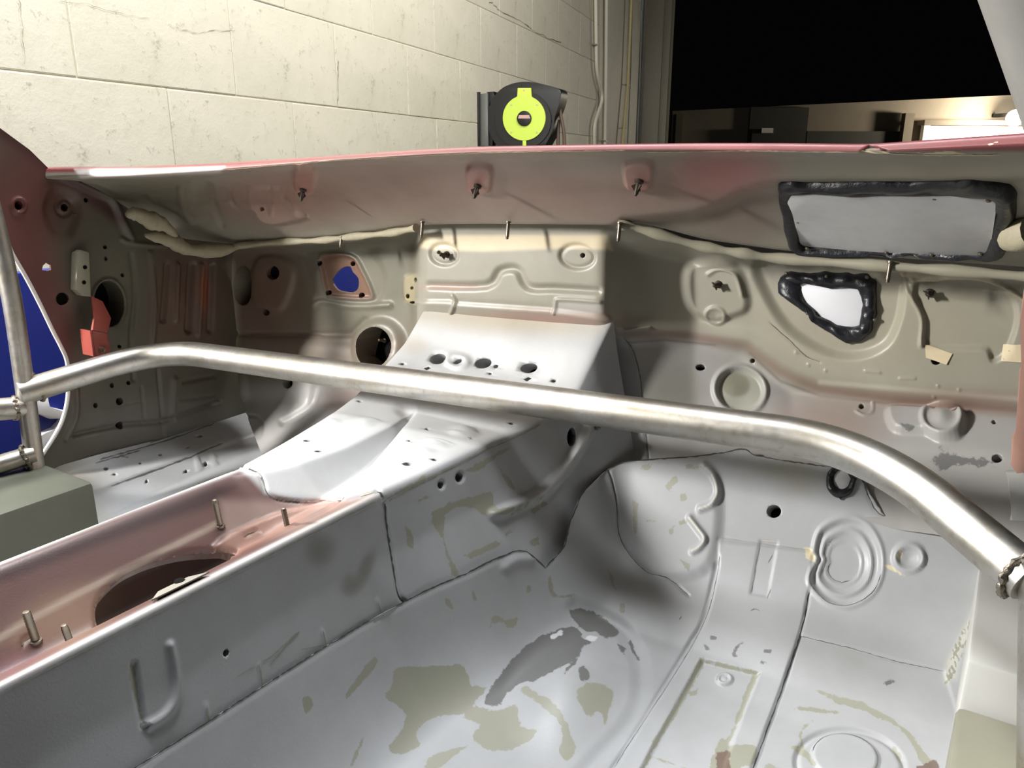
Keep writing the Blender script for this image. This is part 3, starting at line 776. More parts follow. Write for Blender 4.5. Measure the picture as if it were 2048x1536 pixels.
fw.bead(smooth_poly([(500, 672), (560, 668), (640, 672)], False, 3), 4, .002)
fw.bead(smooth_poly([(630, 776), (620, 810), (590, 832), (565, 845)], False, 5), 12, -.006); fw.bead(smooth_poly([(480, 850), (495, 832), (520, 838), (525, 865), (505, 880)], False, 4), 6, -.003)
fw.spray(700, 800, 60, 30, (150, 122, 112), .6)
# passenger side
fw.step(smooth_poly([(1512, 524), (1530, 590), (1578, 660), (1650, 704), (1715, 712), (1770, 690), (1796, 640), (1806, 580), (1812, 548), (1700, 533), (1600, 526)], True, 4), 22, -.010)
fw.step(smooth_poly([(1832, 566), (1850, 560), (1985, 566), (2022, 592), (2034, 640), (2012, 705), (1985, 722), (1974, 700), (1930, 697), (1852, 692), (1846, 640), (1830, 600)], True, 3), 12, -.006)
fw.bead(smooth_poly([(1806, 546), (1812, 580), (1828, 600), (1846, 640), (1842, 690)], False, 4), 8, .004)
fw.bead(smooth_poly([(1800, 546), (1840, 562), (1900, 550), (1980, 556), (2048, 600)], False, 4), 7, .006); fw.streak([(1800, 546), (1840, 560), (1900, 551), (1980, 556), (2048, 600)], 8, (196, 184, 156), .8)
fw.step(smooth_poly([(1372, 540), (1400, 522), (1450, 520), (1478, 540), (1496, 590), (1494, 618), (1470, 630), (1430, 640), (1385, 620), (1370, 585)], True, 4), 18, .008)
fw.bead(smooth_poly([(1420, 548), (1445, 535), (1475, 550), (1488, 590)], False, 4), 6, .003)
fw.bead(ell(1434, 631, 19, 17, 0, 20), 6, .003, True); fw.dome(1434, 631, 14, 12, -.002)
fw.bead(ell(1480, 780, 52, 47, 20, 32), 9, .004, True); fw.step(ell(1480, 780, 46, 41, 20, 32), 8, -.004); fw.dome(1470, 776, 30, 26, .002)
fw.fill(ell(1480, 780, 46, 42), (168, 168, 156), 8); fw.fill(ell(1472, 768, 28, 24), (140, 138, 122), 5)
fw.step(smooth_poly([(1775, 822), (1800, 814), (1850, 816), (1880, 806), (1915, 812), (1932, 845), (1918, 876), (1880, 882), (1850, 868), (1790, 862)], True, 4), 14, .010)
fw.bead(ell(1884, 842, 38, 34, 0, 26), 9, .004, True); fw.dome(1884, 842, 26, 22, .004)
fw.bead(smooth_poly([(1746, 806), (1744, 824), (1728, 830), (1712, 822)], False, 4), 4, .002)
fw.line(smooth_poly([(1540, 646), (1580, 682), (1612, 712), (1640, 724)], False, 4), 1.0, 'line', -.001)
fw.line(smooth_poly([(1246, 676), (1266, 700), (1281, 760), (1290, 850), (1296, 920)], False, 4), 1.2, 'line', -.0015)
fw.fill(smooth_poly([(1225, 680), (1262, 690), (1278, 760), (1290, 860), (1294, 920), (1200, 930), (1180, 800)], True, 3), (146, 146, 148), 5, .8)
for q in [(1401, 735, 9.5, 6.5, 0), (1505, 722, 5, 4.6, 0), (1723, 813, 5.6, 5, 0), (1988, 844, 5, 4.4, 0), (1994, 917, 11, 8.6, 0), (1937, 999, 4, 3.4, 0)]: fw.hole(ell(*q, 18))
fw.hole(ell(1872, 722, 10, 8, 10, 16))
for u, v in [(1617, 730), (1651, 742), (1876, 772), (1918, 780), (1868, 794), (1592, 706)]: fw.dome(u, v, 5, 5, .0018)
for pts in [[(1250, 660), (1300, 655)], [(1730, 742), (1760, 745)], [(1800, 757), (1830, 757)]]: fw.bead(pts, 4, .0018)
fw.stain('dark', smooth_poly([(1800, 856), (1830, 862), (1815, 868)], True, 3), 3); fw.stain('dark', [(1880, 898), (1990, 928), (1880, 940), (1860, 920)], 30)
firewall = fw.build('firewall', car)

# driver side inner wall, door opening edge, base of the windscreen pillar
gu = [-70, 0, 80, 160, 250, 340, 420, 500]; gv = [190, 300, 420, 540, 660, 780, 880, 980]
rows = [[at(u, v, X=-1.325 - .02 * (u / 466.)) for u in gu] for v in gv]
kp = Sheet(net(rows, 32, 38, 1, 1), (90, 87, 75))  # base colour lowered to hold the shade on this panel
kp.spray(60, 380, 120, 120, (90, 52, 48), .9); kp.spray(40, 560, 70, 200, (100, 52, 48), .9, 0); kp.spray(370, 600, 90, 130, (110, 84, 72), .85)
kp.spray(110, 640, 45, 150, (104, 48, 46), .7, -12); kp.spray(330, 850, 170, 60, (124, 122, 118), .8); kp.spray(250, 560, 60, 100, (112, 110, 94), .7)
kp.streak([(0, 262), (130, 352), (240, 440)], 22, (74, 44, 44), .9)
kp.spray(410, 580, 14, 50, (196, 92, 44), .45)
for pts, w, h in [([(262, 510), (270, 590), (262, 680), (268, 760)], 7, -.004), ([(300, 505), (310, 600), (305, 690)], 7, .004), ([(335, 530), (330, 600), (326, 640)], 9, -.008), ([(356, 528), (352, 640)], 7, .006), ([(384, 530), (378, 660)], 11, -.012), ([(404, 530), (396, 670)], 7, .008), ([(424, 530), (420, 660)], 9, -.010),
                  ([(150, 760), (152, 830), (130, 880)], 8, .006), ([(283, 775), (290, 850)], 4, -.003), ([(316, 740), (328, 870)], 5, -.005), ([(350, 760), (345, 840)], 10, .006), ([(365, 765), (430, 752)], 6, -.005), ([(360, 800), (430, 792)], 6, -.004), ([(205, 818), (290, 802)], 3, -.002)]:
    kp.bead(smooth_poly(pts, False, 4), w, h)
kp.bead(smooth_poly([(110, 345), (190, 382), (225, 400), (244, 440), (262, 476)], False, 5), 12, .008); kp.bead(smooth_poly([(244, 478), (262, 486), (330, 492)], False, 4), 6, .006)
kp.step(smooth_poly([(110, 380), (150, 392), (160, 420), (140, 470), (110, 470), (90, 420)], True, 4), 20, -.006)
kp.bead(ell(37, 412, 14, 15), 5, .003, True); kp.bead(ell(133, 415, 16, 16), 6, -.003, True)
kp.bead(smooth_poly([(150, 870), (250, 850), (330, 842), (440, 800)], False, 4), 9, -.006); kp.stain('dark', [(330, 862), (405, 846), (412, 850), (340, 874)], 4)
for q in [(37, 411, 8, 9), (133, 415, 7, 8), (172, 400, 4, 5), (210, 494, 4, 4), (212, 517, 3, 4), (245, 550, 3.5, 4), (239, 803, 7, 8), (241, 851, 7, 8), (191, 811, 4.5, 5.5), (224, 771, 4, 5), (257, 766, 4, 4), (239, 693, 4, 4)]: kp.hole(ell(*q, 0, 16), .015)
kp.hole(ell(217, 607, 30, 46, -4, 30), .045); kp.bead(ell(217, 607, 33, 49, -4, 30), 5, .004, True); kp.hole(ell(125, 598, 13, 13, 0, 18), .006)
kp.hole([(84, 540), (86, 531), (93, 525), (101, 530), (102, 540), (94, 542)], .004, False)
OPEN = [(-60, 330), (-20, 420), (12, 480), (25, 510), (52, 556), (80, 610), (104, 660), (122, 695), (133, 722), (136, 760), (134, 800), (124, 840), (108, 872), (82, 912)]
kp.trim([(-62, 214), (0, 256), (60, 300), (100, 340), (130, 350), (190, 378), (262, 420), (330, 452), (440, 474), (484, 482), (488, 690), (492, 800), (494, 880), (440, 905), (200, 930), (84, 940)] + OPEN[::-1])
kick = kp.build('inner_side_panel', car)
bm = bmesh.new(); add_tube(bm, [kp.on(u, v, .001) for u, v in smooth_poly(OPEN, False, 4)], .0035, 8); obj('door_flange', bm, M['rim'], car, 'bare metal flange of the door opening with painted highlight')  # near-white colour paints in the highlight along the bare edge
for pts, lab in [([(142, 505), (152, 499), (166, 503), (170, 592), (152, 590), (140, 578)], None)]:
    bm = bmesh.new(); add_prism(bm, [kp.on(u, v, .018) for u, v in pts], -kp.normal(160, 550) * .018, .002); br = obj('hinge_bracket', bm, M['beige'], car)
for (u, v) in [(157, 533), (155, 563)]:
    bm = bmesh.new(); add_lathe(bm, [(0, .0016), (.0032, .0014), (.0036, 0)], frame(kp.on(u, v, .018), kp.normal(u, v)), 12); obj('bolt_hole', bm, M['cavity'], br)
bm = bmesh.new(); K = lambda u, v, o: kp.on(u, v, o)
up_ = [(170, 590), (188, 600), (196, 632), (180, 660), (150, 654), (164, 630)]
add_prism(bm, [K(u, v, .02 + .03 * (v - 590) / 70) for u, v in up_], -kp.normal(170, 630) * .004, .001)
add_prism(bm, [K(u, v, .05) for u, v in [(149, 655), (180, 661), (186, 690), (183, 712), (156, 707)]], -kp.normal(170, 630) * .004, .001)
add_prism(bm, [K(u, v, .05) for u, v in [(149, 655), (156, 707), (151, 705), (144, 655)]], -kp.normal(170, 630) * .03, .001)
tb = obj('bent_tab', bm, M['redtab'], car, 'bent red oxide tab with a bolt hole')
bm = bmesh.new(); add_lathe(bm, [(.003, 0), (.006, .001), (.0065, -.001), (.003, -.002)], frame(K(168, 693, .051), kp.normal(168, 693)), 14); obj('tab_nut', bm, M['stud'], tb)
bm = bmesh.new()
for seg, r in [([(252, 430), (272, 428), (300, 440), (330, 452), (352, 474)], .013), ([(290, 470), (320, 476), (350, 486), (380, 500), (440, 501), (490, 490)], .011)]:
    add_tube(bm, [Vector(at(u, v, Y=.80 + .19 * (u - 250) / 220.)) * .985 for u, v in smooth_poly(seg, False, 4)], r, 12, rads=[r * (1.1 + .18 * math.sin(k * .9) + .1 * math.sin(k * 2.3 + 1)) * min(1, .25 + k * .16, .25 + (4 * (len(seg) - 1) - k) * .16) for k in range(len(smooth_poly(seg, False, 4)))])
obj('dried_sealer', bm, M['ochre'], car, 'lumpy dried beige seam sealer')

# driver side sill
rows = [[at(u, v, X=x) for u, v in r] for r, x in [
    ([(60, 955), (130, 928), (200, 908), (330, 876), (440, 842), (520, 816)], -1.33), ([(60, 982), (130, 952), (200, 924), (330, 886), (440, 850), (520, 826)], -1.318),
    ([(60, 1022), (140, 992), (222, 967), (340, 924), (451, 884), (540, 852)], -1.255), ([(60, 1040), (140, 1010), (222, 980), (340, 934), (451, 894), (540, 862)], -1.248),
    ([(40, 1112), (120, 1072), (190, 1044), (330, 980), (480, 912), (560, 880)], -1.21), ([(-60, 1210), (60, 1150), (190, 1090), (330, 1024), (480, 960), (560, 930)], -1.12)]]
sl = Sheet(net(rows, 24, [6, 14, 5, 18, 16], 1.5, 1.3), GREY)
sl.spray(120, 950, 90, 40, (128, 122, 108), .8); sl.spray(150, 1040, 70, 60, (140, 138, 122), .7)
for pts in [[(190, 926), (240, 912), (280, 900)], [(222, 972), (300, 944), (380, 914), (445, 886)], [(200, 918), (330, 882), (430, 846)], [(300, 886), (410, 846)]]: sl.line(pts, 2.5, 'dark', -.0008)
for q in [(212, 938, 5, 3), (280, 927, 3, 2), (229, 949, 4, 2), (372, 943, 3, 3.4), (411, 928, 4, 5), (293, 963, 3, 3.5), (320, 910, 4, 2), (398, 872, 7, 3), (374, 895, 4, 2)]: sl.hole(ell(*q, 0, 12), .01)
sl.bead([(392, 915), (398, 940)], 5, .003); sl.bead([(424, 905), (430, 930)], 5, .003)
sl.stain('dark', [(248, 912), (262, 917), (258, 920), (242, 913)], 3)
sill = sl.build('door_sill', car)

bm = bmesh.new(); add_box(bm, (-1.0, .46, -.625), (.60, 1.0, .02), bev=.004); obj('driver_floor', bm, M['boxr'], car)
bm = bmesh.new(); add_box(bm, (-1.40, .10, -.60), (.12, 1.15, .13), bev=.012); obj('outer_sill', bm, M['maroon'], car)
# transmission tunnel
def I(y, ys, vs): return np.interp(y, ys, vs)
YS = np.linspace(.09, .985, 460)
rows = []
for y in YS:
    XR = I(y, [.1, .6, .646, .81, .85, .9, .93, .955, .985], [-.561, -.559, -.556, -.545, -.531, -.512, -.489, -.473, -.462])
    ZR = I(y, [.1, .78, .81, .85, .9, .93, .955, .985], [-.36, -.36, -.358, -.355, -.346, -.318, -.262, -.212])
    XL = I(y, [.1, .56, .645, .775, .83, .91, .95, .985], [-.754, -.754, -.777, -.815, -.818, -.815, -.802, -.79])
    ZL = I(y, [.1, .75, .78, .83, .91, .94, .985], [-.36, -.36, -.359, -.347, -.305, -.28, -.218])
    vl = I(y, [.1, .54, .585, .61, .69, .78, .83, .985], [-.741, -.740, -.716, -.705, -.694, -.699, -.70, -.68])
    vr = I(y, [.1, .54, .585, .61, .69, .78, .83, .985], [-.580, -.578, -.590, -.604, -.64, -.68, -.69, -.66])
    dp = I(y, [.1, .52, .585, .61, .69, .78, .83, .985], [.066, .058, .046, .036, .028, .016, 0, 0])
    zz = lambda x: ZL + (ZR - ZL) * (x - XL) / (XR - XL)
    xf1 = vl + (vr - vl) * .42; xf2 = vl + (vr - vl) * .88
    bx = I(y, [.1, .55, .72, .80, .9, .95, .985], [-.512, -.512, -.468, -.446, -.438, -.432, -.42])
    bz = I(y, [.1, .55, .72, .80, .9, .95, .985], [-.505, -.505, -.51, -.52, -.47, -.44, -.41])
    mx = I(y, [.1, .6, .75, .85, .985], [.45, .45, .40, .30, .25])
    rows.append([(XL - .03, y, -.56), (XL - .004, y, ZL - .03), (XL, y, ZL), (vl, y, zz(vl)), (xf1, y, zz(xf1) - dp), (xf2, y, zz(xf2) - dp), (vr, y, zz(vr)), (XR, y, ZR),
                 (XR + (bx - XR) * mx * .8, y, ZR + (bz - ZR) * mx), (bx, y, bz)])
tn = Sheet(net(rows, [6, 10, 12, 28, 28, 14, 12, 40, 36], 1, 2, 2), GREY)
# paint: pinkish red inside the open channel, pale sanded rails, grey primer elsewhere
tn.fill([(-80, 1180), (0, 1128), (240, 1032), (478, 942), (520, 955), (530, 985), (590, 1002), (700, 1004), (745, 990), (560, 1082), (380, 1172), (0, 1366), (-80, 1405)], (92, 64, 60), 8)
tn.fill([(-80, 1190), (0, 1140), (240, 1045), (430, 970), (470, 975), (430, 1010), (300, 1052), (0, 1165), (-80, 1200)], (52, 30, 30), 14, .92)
tn.fill([(440, 1000), (700, 1006), (740, 992), (600, 1062), (450, 1095)], (146, 124, 116), 14, .8)
tn.spray(120, 1240, 120, 60, (140, 112, 92), .7, -25); tn.spray(30, 1330, 90, 30, (110, 72, 74), .8, -25)
tn.streak([(-40, 1300), (40, 1250), (150, 1190), (300, 1115), (430, 1050)], 12, (186, 172, 156), .5)
tn.streak([(-40, 1142), (0, 1124), (240, 1026), (480, 936)], 7, (222, 218, 212), .9); tn.streak([(-40, 1392), (0, 1370), (380, 1177), (560, 1086), (760, 986)], 8, (222, 214, 208), .9)
tn.fill([(480, 934), (660, 822), (840, 640), (1205, 640), (1150, 790), (985, 882), (770, 986), (690, 1000), (530, 985)], (196, 197, 198), 8, .8)
tn.spray(640, 1010, 70, 14, (196, 160, 150), .6, -10); tn.spray(830, 690, 30, 20, (180, 172, 156), .5); tn.spray(1010, 636, 220, 34, (176, 166, 146), .9, 4)
tn.spray(1230, 760, 40, 90, (140, 140, 142), .5)
tn.mask[:] = True
# front section laps over the rear one
FRONT = [(470, 928), (482, 940), (512, 946), (524, 958), (532, 985), (552, 998), (600, 1003), (690, 1002), (752, 984), (764, 990), (800, 1190), (812, 1210), (1400, 1210), (1400, 560), (700, 560)]
tn.step(FRONT, 4, .0022)
tn.line(smooth_poly([(470, 930), (512, 945), (525, 960), (533, 985), (556, 1000), (600, 1004)], False, 4), 2., 'line', -.002); tn.line([(600, 1004), (690, 1002), (750, 985)], 1.2, 'cream')
tn.line(smooth_poly([(754, 984), (766, 996), (775, 1060), (790, 1150), (798, 1192), (812, 1206)], False, 4), 2.2, 'line', -.002)
tn.cols(26, 99)
tn.step(smooth_poly([(428, 1100), (436, 1086), (470, 1064), (560, 1028), (640, 1014), (700, 1008), (690, 1030), (580, 1090), (490, 1122), (450, 1112)], True, 3), 9, .006)
tn.fill([(428, 1100), (470, 1064), (560, 1024), (640, 1014), (600, 1060), (480, 1120)], (150, 112, 98), 8, .7)
tn.bead(smooth_poly([(486, 1078), (496, 1070), (514, 1066)], False, 4), 4, -.004); tn.line([(486, 1078), (496, 1070), (512, 1067)], 1.3, 'line')
sh = smooth_poly([(192, 1222), (206, 1190), (246, 1152), (300, 1126), (360, 1110), (420, 1104), (466, 1112), (486, 1124), (478, 1146), (400, 1190), (300, 1240), (230, 1268), (200, 1258)], True, 4)
tn.bead(sh, 10, -.004, True); tn.hole(sh, .012, False)
tn.bead(smooth_poly([(44, 1290), (48, 1280), (66, 1272)], False, 3), 4, -.004)
tn.cols(10, 114)
# holes and pressings on the front section
tn.step(ell(917, 725, 26, 15, 6), 10, .004); tn.step(ell(917, 725, 14, 8, 0), 8, -.004)
for q in [(877, 719, 16.5, 10, -10), (967, 727.5, 17, 10, -10), (1059, 737, 17, 9.5, -8)]: tn.bead(ell(*q, 24), 6, -.0012, True); tn.hole(ell(*q, 24), .03)
for q in [(917, 725, 9, 4, -25), (806, 730, 4, 2.4, -10), (993, 734, 5, 3.4, -15), (981, 749, 3.5, 2, 0), (1108, 763, 5, 3, 0), (819, 885, 3, 1.4, 0), (1023, 850, 5, 2, 0), (815, 931.5, 10, 3.4, 0), (869, 923, 6.5, 2.4, 5), (615, 885, 8, 1.8, 0), (637, 906, 8, 1.8, 0), (720, 805, 5, 2, 0), (672, 1016, 8, 2.6, 8)]: tn.hole(ell(*q, 16), .012)
for pts in [[(848, 739), (858, 735), (864, 738), (854, 742)], [(1048, 760), (1058, 755), (1065, 758), (1055, 764)], [(848, 861), (854, 859), (864, 861.5), (857, 864.5)], [(768, 928), (779, 925), (788, 928.5), (777, 931.5)]]: tn.hole(pts, .012)
tn.dome(869, 890, 32, 10, .004); tn.bead(ell(872, 890, 22, 6.5), 4, .002, True); tn.dome(925, 866, 34, 14, .005); tn.bead(ell(925, 866, 20, 8), 5, .0025, True); tn.dome(726, 849, 36, 9, .004, -8); tn.bead(ell(727, 848, 26, 6, -8), 4, .002, True); tn.dome(666, 845, 18, 7, .002)
tn.dome(848, 905, 26, 12, .003); tn.stain('dark', [(936, 876), (944, 872), (946, 884), (938, 886)], 4)
tn.dome(812, 820, 26, 26, -.006)
tn.cols(112)
# side of the tunnel
for q in [(881, 970, 7, 9, 10), (918, 955, 9, 11, 12)]: tn.step(ell(*q, 18), 6, -.002); tn.hole(ell(q[0] - 1, q[1], q[2] - 1, q[3] - 1, q[4], 18), .015)
tn.hole(ell(1142, 874, 8.5, 19, 4, 22), .03); tn.hole(ell(452, 1306, 6, 8, 20, 16), .012)
tn.bead(smooth_poly([(1180, 850), (1160, 890), (1120, 945), (1075, 990), (1030, 1012), (985, 1030)], False, 5), 16, .010)
tn.streak(smooth_poly([(1180, 850), (1160, 890), (1120, 945), (1075, 990)], False, 4), 5, (206, 206, 204), .8)
for pts in [[(985, 1024), (1030, 1014), (1080, 992), (1075, 1002), (1000, 1034)], [(1060, 1018), (1090, 1000), (1094, 1008), (1066, 1030)], [(1010, 1035), (1050, 1010), (1040, 1026)]]: tn.stain('olive', pts, 4)
for pts in [[(862, 1024), (975, 984), (985, 1000), (992, 1030), (972, 1034), (952, 1022), (920, 1014), (890, 1030), (886, 1064), (896, 1110), (918, 1150), (900, 1150), (884, 1085)]]: tn.stain('olive', pts, 4)
for pts in [[(924, 1110), (990, 1082), (1005, 1088), (940, 1120)], [(1006, 1068), (1032, 1052), (1028, 1062), (1010, 1074)], [(1056, 1082), (1076, 1072), (1078, 1092), (1062, 1094)], [(992, 930), (1020, 960), (1034, 990), (1010, 970)], [(808, 1050), (822, 1062), (826, 1098), (812, 1096)], [(828, 1000), (850, 990), (856, 996), (836, 1006)], [(760, 1000), (850, 950), (846, 968), (790, 990)], [(920, 945), (990, 905), (1030, 890), (950, 945)]]: tn.stain('olive', pts, 3.5)
for c in [(640, 1100, 30, 34, 20), (730, 1140, 14, 44, 22), (700, 1170, 20, 24, 15)]: tn.spray(*c[:4], (122, 120, 110), .7, c[4])
tn.line([(760, 1004), (860, 955), (960, 905), (1030, 875), (1080, 850)], 2.2, 'olive')
for pts in [[(0, 1386), (160, 1304), (330, 1216), (560, 1100), (750, 1004)]]: tn.line(pts, 2.4, 'olive')
for pts in [[(500, 912), (580, 880), (640, 868), (720, 866)], [(520, 928), (620, 908), (700, 880)]]: tn.line(smooth_poly(pts, False, 3), 2., 'olive')
tn.bead(smooth_poly([(292, 1452), (322, 1436), (346, 1408), (352, 1376), (348, 1330), (340, 1290)], False, 4), 13, .004); tn.bead(smooth_poly([(268, 1330), (276, 1390), (286, 1450)], False, 4), 10, -.003)
tn.stain('olive', smooth_poly([(262, 1325), (270, 1330), (282, 1400), (290, 1452), (272, 1400), (258, 1350)], True, 3), 5); tn.stain('dark', [(275, 1450), (330, 1428), (285, 1462)], 6)
for a, b in [((754, 1200), (762, 1232)), ((644, 1262), (654, 1304)), ((518, 1330), (525, 1386)), ((412, 1410), (418, 1456))]: tn.line([a, b], 2.2, 'olive', .0015)
for pts in [[(470, 1356), (540, 1316), (600, 1262), (540, 1330)], [(600, 1300), (650, 1290), (640, 1310), (590, 1340)], [(680, 1270), (730, 1238), (740, 1244), (690, 1280)]]: tn.line(pts, 1.5, 'olive')
tn.mask[:] = True
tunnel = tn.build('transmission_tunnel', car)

# passenger floor pan with the toe board
xs = np.concatenate([np.linspace(-.60, -.40, 170)[:-1], np.linspace(-.40, .075, 260)]); ys = np.concatenate([np.linspace(.02, .4, 80)[:-1], np.linspace(.4, .985, 370)])
Xg, Yg = np.meshgrid(xs, ys)
pr = I(Yg, [0, .70, .76, .80, .85, .89, .93, .965, .985], [-.588, -.588, -.583, -.572, -.543, -.512, -.465, -.405, -.36])
xs_ = I(Yg, [.1, .55, .72, .80, .9, .96], [-.521, -.521, -.4785, -.452, -.432, -.418])
sd = -.47 - 2.3 * (Xg - xs_)
k = .085; hh = np.clip(.5 + .5 * (sd - pr) / k, 0, 1)
Zg = pr * (1 - hh) + sd * hh + k * hh * (1 - hh)
base = np.stack([Xg, Yg, Zg], 2); base = blur(blur(base, 3, 0), 3, 1)
fp = Sheet(base, GREY)
SEAM = [(-60, 1752), (180, 1592), (390, 1460), (520, 1376), (640, 1300), (730, 1246), (800, 1208), (862, 1176), (930, 1148), (985, 1120), (1030, 1102), (1052, 1102), (1072, 1118), (1090, 1135), (1112, 1112), (1128, 1094), (1142, 1040), (1162, 990), (1212, 938), (1240, 928), (1290, 921), (1380, 914), (1450, 905), (1478, 898), (1494, 899), (1506, 910), (1560, 920), (1630, 930), (1652, 932), (1690, 938), (1718, 948), (1742, 990), (1772, 1034), (1860, 1052), (1900, 1060), (2120, 1085)]
fp.trim(SEAM + [(2120, 1700), (2050, 1900), (-100, 1900)])
fp.step([(p[0] + 4, p[1] + 5) for p in SEAM] + [(2160, 1800), (-100, 1900)], 9, .0008)
fp.line(SEAM, 2.4, 'line')
SOFT = fp.streak
# shape: mound over the tunnel foot, floor bead, toe dish, kidney pressing
fp.dome(1140, 1380, 130, 170, .022, 35); fp.bead(smooth_poly([(1150, 1216), (1230, 1250), (1274, 1310), (1282, 1380), (1262, 1440), (1210, 1500), (1150, 1560)], False, 5), 26, -.0035)
fp.bead(smooth_poly([(1010, 1136), (1030, 1122), (1060, 1120)], False, 4), 16, .003)
fp.line(smooth_poly([(1214, 940), (1230, 1000), (1242, 1080), (1290, 1142), (1340, 1160), (1378, 1192)], False, 5), .8, 'line', -.0025)
fp.step(smooth_poly([(1214, 930), (1238, 1060), (1290, 1140), (1340, 1160), (1420, 1130), (1440, 1000), (1400, 925)], True, 4), 26, .006)
fp.bead(smooth_poly([(1440, 1080), (1620, 1100)], False, 2), 7, -.002); fp.line([(1440, 1076), (1620, 1100)], .3, 'olive')
fp.bead(smooth_poly([(1434, 1130), (1412, 1230), (1380, 1290), (1250, 1500), (1200, 1580)], False, 4), 9, -.003); fp.line(smooth_poly([(1440, 1112), (1424, 1200), (1400, 1260), (1362, 1330), (1250, 1498), (1180, 1610)], False, 4), .5, 'line', -.001)
fp.line(smooth_poly([(1618, 1185), (1604, 1255), (1570, 1360), (1530, 1470), (1490, 1580)], False, 4), 1.5, 'line', -.002); fp.step([(1440, 1078), (1626, 1102), (1618, 1185), (1604, 1255), (1570, 1360), (1530, 1470), (1490, 1580), (1180, 1620), (1250, 1498), (1400, 1260), (1436, 1140)], 5, .0022)
fp.line([(1600, 1272), (1700, 1296), (1800, 1324), (1888, 1342)], .8, 'line', -.001)
fp.step([(1600, 1272), (1888, 1342), (2000, 1700), (1480, 1600)], 6, -.0015)
KID = smooth_poly([(1628, 1100), (1640, 1060), (1676, 1038), (1710, 1036), (1742, 1056), (1764, 1100), (1764, 1150), (1744, 1190), (1700, 1214), (1660, 1210), (1630, 1186), (1618, 1160), (1628, 1130), (1634, 1116)], True, 4)
def shrink(P, k):
    P = np.array(P); c = P.mean(0); return [tuple(c + (p - c) * k) for p in P]
fp.bead(KID, 7, .0026, True); fp.step(shrink(KID, .90), 7, -.003); fp.bead(shrink(KID, .72), 6, .003, True); fp.step(shrink(KID, .58), 6, -.0025); fp.bead(shrink(KID, .50), 5, .002, True)
fp.line(shrink(KID, .42)[30:50], 1.0, 'line'); fp.line(shrink(KID, .97)[24:44], .8, 'line'); fp.line(shrink(KID, .62)[0:8], .6, 'olive')
fp.bead(ell(1818, 1116, 28, 25, 0, 26), 9, .005, True); fp.dome(1818, 1116, 20, 18, -.002); fp.stain('cream', [(1792, 1112), (1800, 1098), (1806, 1104), (1800, 1126)], 3); fp.stain('cream', [(1760, 1126), (1784, 1132), (1812, 1154), (1780, 1142)], 3)
fp.stain('cream', [(1604, 1092), (1628, 1098), (1632, 1128), (1612, 1118)], 3)
fp.step([(1520, 1080), (1556, 1084), (1550, 1120), (1536, 1196), (1500, 1190)], 5, -.0015); fp.line([(1521, 1082), (1514, 1120), (1502, 1188)], 1.2, 'olive'); fp.line([(1521, 1081), (1556, 1084)], .8, 'cream'); fp.line([(1534, 1200), (1542, 1180)], 1.2, 'olive'); fp.line([(1536, 1126), (1546, 1110)], 1.5, 'olive')
fp.line(smooth_poly([(1502, 1224), (1510, 1219), (1520, 1224)], False, 3), 1.2, 'line')
# hooked lumps of sealer left by scraping: raised scars
for pts in [[(1408, 930), (1428, 950), (1438, 985), (1426, 1010), (1402, 1020)], [(1382, 1038), (1398, 1060), (1412, 1082), (1400, 1100), (1388, 1106)]]:
    fp.bead(smooth_poly(pts, False, 4), 9, .006); fp.streak(smooth_poly(pts, False, 4), 4, (214, 212, 200), .9)
for pts in [[(1362, 988), (1374, 988), (1378, 1000), (1366, 1004)], [(1360, 1046), (1374, 1038), (1380, 1050), (1362, 1056)], [(1330, 975), (1358, 950), (1360, 965), (1340, 985)], [(1370, 930), (1408, 932), (1405, 940), (1375, 940)], [(1268, 1000), (1280, 1010), (1276, 1080), (1268, 1060)], [(1290, 1038), (1318, 1044), (1316, 1050), (1292, 1048)], [(1344, 1108), (1384, 1132), (1380, 1150), (1362, 1128)], [(1340, 1062), (1352, 1050), (1350, 1070), (1340, 1076)], [(1216, 1140), (1226, 1150), (1232, 1180), (1222, 1170)], [(1280, 934), (1310, 928), (1300, 942), (1284, 942)],
            [(1100, 1150), (1096, 1168), (1106, 1195), (1146, 1192), (1146, 1188), (1112, 1190), (1104, 1168)], [(1238, 1206), (1250, 1206), (1252, 1226), (1240, 1230)]]: fp.stain('olive', pts, 3.5)
fp.spray(1560, 940, 60, 20, (160, 158, 142), .6); fp.spray(1600, 960, 40, 30, (168, 166, 150), .6)
fp.hole(ell(1548, 1023, 14.5, 13, 0, 26), .03)
fp.line(smooth_poly([(1722, 946), (1740, 1000), (1770, 1034), (1860, 1050)], False, 4), 1.2, 'line', -.001)
